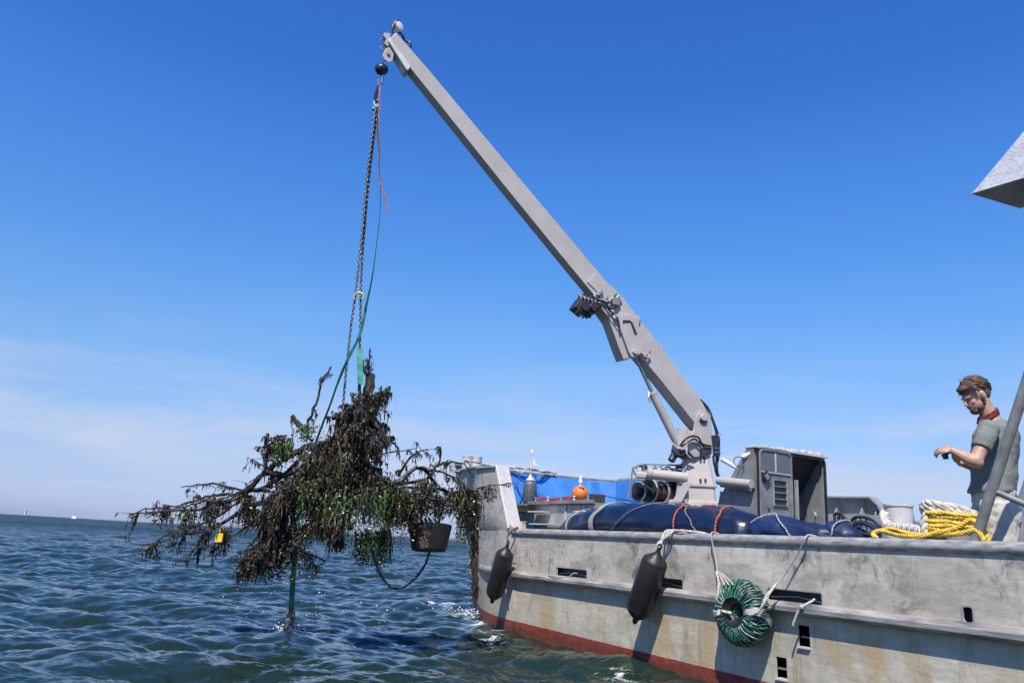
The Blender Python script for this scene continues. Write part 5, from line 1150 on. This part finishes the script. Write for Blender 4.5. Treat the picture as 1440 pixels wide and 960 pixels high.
MB().lathe(c+Z*.28, -Z, [(0, .012), (.04, .028), (.07, .05), (.105, .088)], 18).obj('cap', ALU_W, ft_, True)
wrope('fender_lanyard', [c+Z*.27, c+Vector((0, 0, .38)), c+Vector((-.01, .1, .50)), c+Vector((-.05, .25, .56))], .013, 'pale rope holding the faded grey fender inside the bow')
mb = MB(); r_ = random.Random(4); base = on_v(785, 703, .62); base.z = 1.625
for i in range(16): mb.ell(base+FWD*r_.uniform(-.3, .45)+INN*r_.uniform(-.05, .05)+Z*r_.uniform(0, .02), (.08, .12, .03+.035*r_.random()), (INN, FWD, Z), 10, 6)
mono(mb, 'red_net_heap', RED, 'heap of dark red cloth lying on the foredeck', 'cloth', 'all')
mb = MB(); capz = 2.30
for k in range(4):
    pp = []; r_ = random.Random(30+k)
    for i in range(9): v_ = .95+i*.20; pp.append(P(stem(2.25)[0]+.1+.08*math.sin(i)-.1+r_.uniform(-.05, .05), v_, capz+.01+r_.uniform(0, .03)))
    laid_rope(mb, crv(pp, 4), .018, 3, 70)
mono(mb, 'bow_rope_heap', WROPE, 'weathered rope flaked along the top of the bow bulwark', 'rope', 'all')
wrope('bow_lanyard', [on_bow(722, 655, .1), on_bow(727, 662, .2), on_bow(735, 664, .2), on_bow(741, 655, .1)], .013, 'pale rope loop at the left corner of the bow rail')
wrope('hanging_bight', [on_bow(731, 662, .2), on_bow(728, 685, .22), on_bow(735, 695, .22), on_bow(748, 668, .2)], .009, 'dark line drooping down the blue bow lining', mat('dark_rope', (0, 0, 0)))
mono(MB().tube([on_bow(815, 693, .5), on_bow(850, 697, .8), on_Y(892, 705, 10.2)], .008, 6), 'taut_line', DARKM, 'thin dark line from orange buoy to the winch', 'line')
fp = on_bow(748, 655, .0); fl = thing('pennant_staff', 'thin staff with small white pennant on the bow rail', 'flag', fp)
MB().tube([fp, on_bow(748, 629, .0)], .007, 6).obj('staff', ALU_W, fl, True)
MB().tube([on_bow(748, 637, .0), on_bow(748.5, 632, .0)], .02, 8).obj('truck', WHITE, fl, True)
MB().prism([on_bow(748, 640, .0), on_bow(757, 655, .0), on_bow(748, 653, .0)], Vector((0, .006, 0))).obj('pennant', WHITE, fl)

# ------------------------------------------------------------------ gantry and hood at the right
gan = thing('deck_gantry', 'grey tube gantry leg leaning over the gunwale at right', 'gantry', on_v(1371, 762, .05))
GP0 = on_v(1371, 762, .05); GP1 = on_v(1446, 530, .05)
MB().tube([GP0-(GP1-GP0)*.02, GP1+(GP1-GP0)*.35], .034, 18).obj('leg', mat('grey_tube', (.27, .27, .26), .42, .25, .2, 9), gan, True)
MB().tube([on_v(1398, 690, .06), on_v(1450, 712, .12)], .021, 12).obj('brace', ALU_D, gan, True)
MB().tube([on_v(1424, 765, 1.15), on_v(1452, 668, 1.15)], [.06, .045], 14).obj('leg', ALU, gan, True)
MB().prism([on_v(1419, 766, 1.1), on_v(1440, 702, 1.1), on_v(1470, 690, 1.1), on_v(1470, 770, 1.1)], INN*.02).obj('gusset_plate', ALU, gan)
hood = thing('vent_hood', 'pyramid hood of tread plate on a post, cut by right frame edge', 'hood', P(-3.0, .9, .62))
K = on_Y(1367, 272, 5.5); A1 = on_z(1440, 250, K.z); A2 = on_z(1434, 292, K.z); e_1 = (A1-K).normalized(); e_2 = (A2-K).normalized(); S2 = (A2-K).length
Wd = .62; q4 = [K, K+e_1*Wd, K+e_1*Wd+e_2*S2, K+e_2*S2]; ap = K+e_1*Wd*.5+e_2*S2*.5+Z*.56
MB().add(q4+[ap], [(0, 1, 4), (1, 2, 4), (2, 3, 4), (3, 0, 4)]).obj('cap', TREAD, hood)
MB().add([q+(ap-q)*.05-Z*.035 for q in q4]+[q-Z*.004 for q in q4], [(0, 1, 2, 3), (0, 4, 5, 1), (1, 5, 6, 2), (2, 6, 7, 3), (3, 7, 4, 0)]).obj('underside', ALU_D, hood)
for a_, b_ in zip(q4, q4[1:]+q4[:1]): MB().tube([a_, b_], .006, 6).obj('rim', ALU_W, hood, True)
cb = K+e_1*Wd*.5+e_2*S2*.5
MB().tube([Vector((cb.x, cb.y, .62)), cb+Z*.2], .055, 16).obj('post', ALU, hood, True); MB().tube([cb-Z*.14, cb+Z*.25], [.06, .085], 16).obj('post_head', ALU_D, hood, True)

# ------------------------------------------------------------------ the man
MY = 5.72
def my(x, y, d=0): return on_Y(x, y, MY+d)
man = thing('person', 'bearded man in grey tee and sand trousers looking at his hands', 'person', Vector((my(1395, 700).x+.08, MY, .62)))
FX = Vector((-1, 0, 0)); 
def remesh(o, vox, sm=3, it=.5):
    q = o.modifiers.new('r', 'REMESH'); q.mode = 'VOXEL'; q.voxel_size = vox; q.use_smooth_shade = True
    if sm: q = o.modifiers.new('s', 'SMOOTH'); q.iterations = sm; q.factor = it
    return o
def loft(mb, secs, n=20):                                        # secs: centre, half-depth (x), half-width (y)
    vs = []
    for c_, a_, b_ in secs:
        for j in range(n): t = 2*math.pi*j/n; vs.append(Vector(c_)+Vector((math.cos(t)*a_, math.sin(t)*b_, 0)))
    k = len(secs)
    return mb.add(vs, [(i*n+j, i*n+(j+1) % n, (i+1)*n+(j+1) % n, (i+1)*n+j) for i in range(k-1) for j in range(n)]+[tuple(range(n)), tuple((k-1)*n+j for j in range(n))])
foot = Vector((my(1395, 700).x+.02, MY, .63))
hipc = my(1398, 695); body = MB()
hc = my(1371, 557)
hax = (Vector((-.86, -.10, -.50)).normalized(), Vector((-.1, 1, 0)).normalized()); hz_ = hax[0].cross(hax[1]).normalized(); hz_ = hz_ if hz_.z > 0 else -hz_
hl_ = hax[1] if hax[1].y > 0 else -hax[1]
def H(f_, s_, u_): return hc+hax[0]*f_+hl_*s_+hz_*u_             # head frame: forward, far side, up (metres)
AX = (hax[0], hl_, hz_)
body.ell(H(-.012, 0, .03), (.098, .074, .098), AX, 20, 14)        # skull
body.ell(H(.028, 0, -.045), (.066, .056, .075), AX, 16, 12)       # face and jaw
body.ell(H(.062, 0, -.092), (.030, .032, .026), AX, 12, 8)        # chin
body.tube([H(.083, 0, .012), H(.112, 0, -.024), H(.086, 0, -.038)], [.010, .014, .010], 8)   # nose
body.ell(H(.080, 0, .020), (.018, .050, .012), AX, 10, 8)         # brow
body.ell(H(.090, 0, -.058), (.010, .024, .007), AX, 10, 8); body.ell(H(.088, 0, -.070), (.010, .022, .008), AX, 10, 8)   # lips
for s_ in (-1, 1):
    body.ell(H(-.012, s_*.078, -.005), (.020, .009, .032), AX, 12, 8); body.ell(H(-.004, s_*.070, -.02), (.014, .012, .02), AX, 10, 8)
    body.ell(H(.060, s_*.034, -.022), (.022, .018, .018), AX, 10, 8)  # cheeks
nb_ = my(1395, 590)
body.tube([H(-.02, 0, -.04), (H(-.02, 0, -.04)+nb_)/2, nb_, nb_-Z*.10+Vector((.02, 0, 0))], [.058, .058, .064, .09], 16)
ch = my(1401, 625); wa = my(1398, 668)
loft(body, [(nb_+Z*.0, .05, .06), (nb_-Z*.06+Vector((.01, 0, 0)), .08, .17), (ch, .11, .17), (wa, .10, .145), (hipc, .11, .15), (hipc-Z*.10, .10, .14)])
def hand(wrist, dirv, palmn, thumb, held, sc_=1.0, curl=1.0):
    f_ = dirv.normalized(); pn = (palmn-f_*palmn.dot(f_)).normalized(); sd_ = f_.cross(pn).normalized()*thumb
    pc = wrist+f_*.045*sc_; body.ell(pc, (.048*sc_, .040*sc_, .016*sc_), (f_, sd_, pn), 12, 8)
    for k in range(4):
        b_ = wrist+f_*.080*sc_+sd_*(.027-.018*k)*sc_; L_ = (.072, .080, .074, .060)[k]*sc_; d = f_.copy(); q = [b_-f_*.012]; cl = (.45, .55, .65, .8)[k]*curl
        for j in range(3): d = (Matrix.Rotation(0, 3, sd_) @ d); d = (d*math.cos(cl*.8)+pn*math.sin(cl*.8)).normalized(); q.append(q[-1]+d*L_*(.44, .32, .26)[j]); 
        body.tube(q, [.0095*sc_, .009*sc_, .008*sc_, .0065*sc_], 8)
    q = [wrist+f_*.022*sc_+sd_*.028*sc_, wrist+f_*.048*sc_+sd_*.052*sc_+pn*.010, wrist+f_*.074*sc_+sd_*.052*sc_+pn*.026, wrist+f_*.094*sc_+sd_*.040*sc_+pn*.034]
    body.tube(q, [.014*sc_, .012*sc_, .010*sc_, .007*sc_], 8)
s1 = my(1391, 602, -.19); el1 = my(1372, 649, -.22); w1 = my(1337, 632, -.13)
body.tube(crv([s1, s1.lerp(el1, .5), el1], 4), [.056, .056, .054, .052, .050, .048, .046, .044, .043], 14)
body.tube(crv([el1+Vector((.008, 0, .0)), el1.lerp(w1, .3)-Z*.003, w1], 4), [.045, .048, .049, .047, .044, .039, .034, .029, .027], 14)
body.ell(el1+Vector((.01, 0, -.003)), (.045, .042, .042), None, 12, 8)
hand(w1, (my(1322, 629, -.11)-w1)+Vector((0, .05, -.015)), Vector((-.1, .85, -.5)), -1, None, 1.0, 1.0)
s2 = my(1393, 602, .19); el2 = my(1378, 657, .20); w2 = my(1350, 650, .0)
body.tube(crv([s2, s2.lerp(el2, .5), el2], 4), [.056, .056, .054, .052, .050, .048, .046, .044, .043], 14)
body.tube(crv([el2, el2.lerp(w2, .4), w2], 4), [.043, .045, .045, .043, .040, .036, .033, .029, .027], 14)
hand(w2, (my(1336, 646, -.05)-w2)+Vector((0, -.03, 0)), Vector((-.1, -.75, .6)), 1, None, .95, .9)
fl_ = foot
for s_ in (-1, 1):
    hp_ = hipc+Vector((.0, s_*.085, -.06)); kn = Vector((foot.x-.01+.05*s_, MY+s_*.10, .63+.48)); an = Vector((foot.x+.04+.07*s_, MY+s_*.11, .63+.09))
    body.tube([hp_, hp_.lerp(kn, .5), kn, kn.lerp(an, .35), an], [.085, .075, .056, .054, .038], 14)
b_ = body.obj('body', SKIN, man, 'all'); remesh(b_, .0062, 3)
# shirt
sh_ = MB()
loft(sh_, [(nb_-Z*.005+Vector((.012, 0, 0)), .062, .075), (nb_-Z*.03+Vector((.012, 0, 0)), .085, .13), (nb_-Z*.07+Vector((.018, 0, 0)), .108, .195), (my(1398, 612)+Vector((.006, 0, 0)), .132, .20), (my(1399, 632), .142, .185), (my(1398, 655), .140, .175), (my(1397, 676), .140, .175), (my(1394, 690)+Vector((0, 0, 0)), .147, .18), (my(1393, 694), .140, .175)], 26)
for s_, el_, sg in ((s1, el1, -1), (s2, el2, 1)):
    e_ = s_.lerp(el_, .62); sh_.tube(crv([s_+Vector((.015, -sg*.03, .012)), s_.lerp(e_, .5), e_], 4), [.066, .070, .070, .069, .069, .069, .069, .070, .071], 16)
    sh_.ell(s_+Vector((.01, -sg*.01, .0)), (.072, .066, .062), None, 14, 10)
o = sh_.obj('tee_shirt', SHIRT, man, 'all'); remesh(o, .009, 4)
tx = bpy.data.textures.new('cloth_folds', 'CLOUDS'); tx.noise_scale = .11; tx.noise_depth = 2
q = o.modifiers.new('d', 'DISPLACE'); q.texture = tx; q.strength = .030; q.mid_level = .5
# small white print on the shirt back
MB().ribbon([my(1419, 638, -.155), my(1424, 639, -.10), my(1428, 639.5, -.05)], .008, Z, th=.003).obj('shirt_print', WHITE, man)
pn_ = MB()
loft(pn_, [(my(1396, 688), .128, .165), (hipc-Z*.02, .135, .17), (hipc-Z*.10, .135, .168), (hipc-Z*.17, .12, .165)], 24)
for s_ in (-1, 1):
    hp_ = hipc+Vector((.0, s_*.082, -.08)); kn = Vector((foot.x-.01+.05*s_, MY+s_*.10, .63+.48)); an = Vector((foot.x+.04+.07*s_, MY+s_*.11, .63+.06))
    pn_.tube([hp_, hp_.lerp(kn, .35), hp_.lerp(kn, .7), kn, kn.lerp(an, .5), an], [.118, .115, .105, .095, .082, .080], 18)
pn_.ell(hipc+Vector((-.02, -.165, -.27)), (.075, .022, .085), None, 12, 10)      # cargo pocket
o = pn_.obj('trousers', PANTS, man, 'all'); remesh(o, .010, 3)
tx2 = bpy.data.textures.new('trouser_folds', 'CLOUDS'); tx2.noise_scale = .07; tx2.noise_depth = 2
q = o.modifiers.new('d', 'DISPLACE'); q.texture = tx2; q.strength = .030; q.mid_level = .5
for s_ in (-1, 1):
    an = Vector((foot.x+.04+.07*s_, MY+s_*.11, .63)); mb = MB(); mb.ell(an+Vector((-.06, 0, .045)), (.145, .05, .045), None, 16, 10); mb.ell(an+Vector((.02, 0, .08)), (.055, .045, .06), None, 14, 8); mb.obj('shoe', DARKM, man, 'all')
# hair, beard, neckerchief
hr = MB(); r_ = random.Random(6)
hr.ell(H(-.030, 0, .050), (.100, .080, .088), AX, 22, 14); hr.ell(H(-.060, 0, .0), (.056, .070, .066), AX, 16, 10); hr.ell(H(.048, 0, .088), (.052, .060, .030), AX, 14, 10)
for _ in range(1100):                                             # locks lying back along the skull
    th = r_.uniform(0, 2*math.pi); ph = r_.uniform(-.35, 1.5); cf = math.cos(ph)*math.cos(th); cs = math.cos(ph)*math.sin(th); cu = math.sin(ph)
    if cf > .35 and cu < .45: continue
    if abs(cs) > .55 and cu < .20 and cf > -.45: continue
    q = H(-.028+cf*.100, cs*.081, .048+cu*.088); d = (hax[0]*cf+hl_*cs+hz_*cu).normalized()
    fl0 = (-hax[0]*.9-hz_*.5+hl_*r_.uniform(-.45, .45)) if cf < .3 else (hax[0]*.35+hl_*(-.2+r_.uniform(-.5, .5))+hz_*.15)
    fl0 = (fl0-d*fl0.dot(d)).normalized(); L_ = r_.uniform(.04, .075)
    hr.tube([q-d*.004, q+fl0*L_*.4+d*r_.uniform(.003, .008), q+fl0*L_*.8+d*r_.uniform(-.004, .004)-hz_*.006, q+fl0*L_+d*r_.uniform(-.008, .004)-hz_*.010], [.0055, .006, .004, .001], 5)
for k in range(9): q = H(-.045+.012*k, 0, .132); hr.tube([q, q+Vector((.01*r_.uniform(-1, 1), 0, .014)), q+Vector((-.016, .01*r_.uniform(-1, 1), .024))], [.006, .004, .0012], 5)
o = hr.obj('hair', HAIR, man, 'all')
bd = MB(); bd.ell(H(.060, 0, -.090), (.037, .040, .032), AX, 16, 10)
for s_ in (-1, 1): bd.ell(H(.030, s_*.043, -.078), (.036, .014, .024), AX, 12, 8); bd.ell(H(.003, s_*.058, -.052), (.010, .009, .026), AX, 10, 8)
bd.ell(H(.090, 0, -.048), (.012, .030, .008), AX, 10, 6)
bd.obj('beard', mat('brown_beard', (.14, .075, .050), .75, 0, .4, 60, .006, 120), man, 'all')
for s_ in (-1, 1):
    MB().ell(H(.0835, s_*.031, .000), (.004, .008, .0025), AX, 10, 8).obj('eye', DARKM, man, 'all'); MB().tube([H(.072, s_*.046, .024), H(.087, s_*.032, .025), H(.092, s_*.015, .022)], .0028, 6).obj('eyebrow', HAIR, man, 'all')
mb = MB(); cn_ = my(1389, 581)
for k in range(3):
    ring_ = []
    for j in range(19):
        a_ = 2*math.pi*j/18; ring_.append(cn_+Vector((math.cos(a_)*(.060+.006*k), math.sin(a_)*.062, -.015*k-.004+.040*math.cos(a_)+r_.uniform(-.004, .004))))
    mb.tube(ring_, .0105, 8, False)
mb.tube([cn_+Vector((-.055, -.03, -.06)), cn_+Vector((-.075, -.02, -.085)), cn_+Vector((-.075, -.01, -.12))], [.024, .018, .006], 8)
mb.obj('neckerchief', KERCH, man, 'all')
hd = MB(); c = my(1332, 637, -.07); hd.box(c, (.075, .05, .016), (Vector((-.8, 0, -.5)).normalized(), Vector((0, 1, 0)), Vector((-.5, 0, .8)).normalized())); hd.box(c+Vector((-.02, -.01, -.03)), (.03, .03, .03))
mono(hd, 'small_gadget', DARKM, "small dark gadget held in the man's hands", 'gadget', False, bevel=.004)

# ------------------------------------------------------------------ groups of like things
GROUPS = {'float_bag': 'blue bags lying inside the gunwale', 'bag_tie': 'red ties round the long navy bag', 'lifting_chain': 'chains hanging from the crane hook', 'lifting_strap': 'green webbing straps on the load',
          'fender_rope': 'ropes tying the fenders to the gunwale', 'hanging_rope': 'grey ropes holding the net ring fender', 'lashing_rope': 'white lashings on the net ring fender', 'pale_line': 'pale lines over the smaller bags',
          'distant_boat': 'tiny craft on the horizon', 'water_splash': 'splashes on the sea', 'yellow_tag': 'yellow tags on the tree'}
for o in SC.objects:
    b_ = o.name.split('.')[0]
    if o.parent is None and b_ in GROUPS and 'group' not in o: o['group'] = GROUPS[b_]
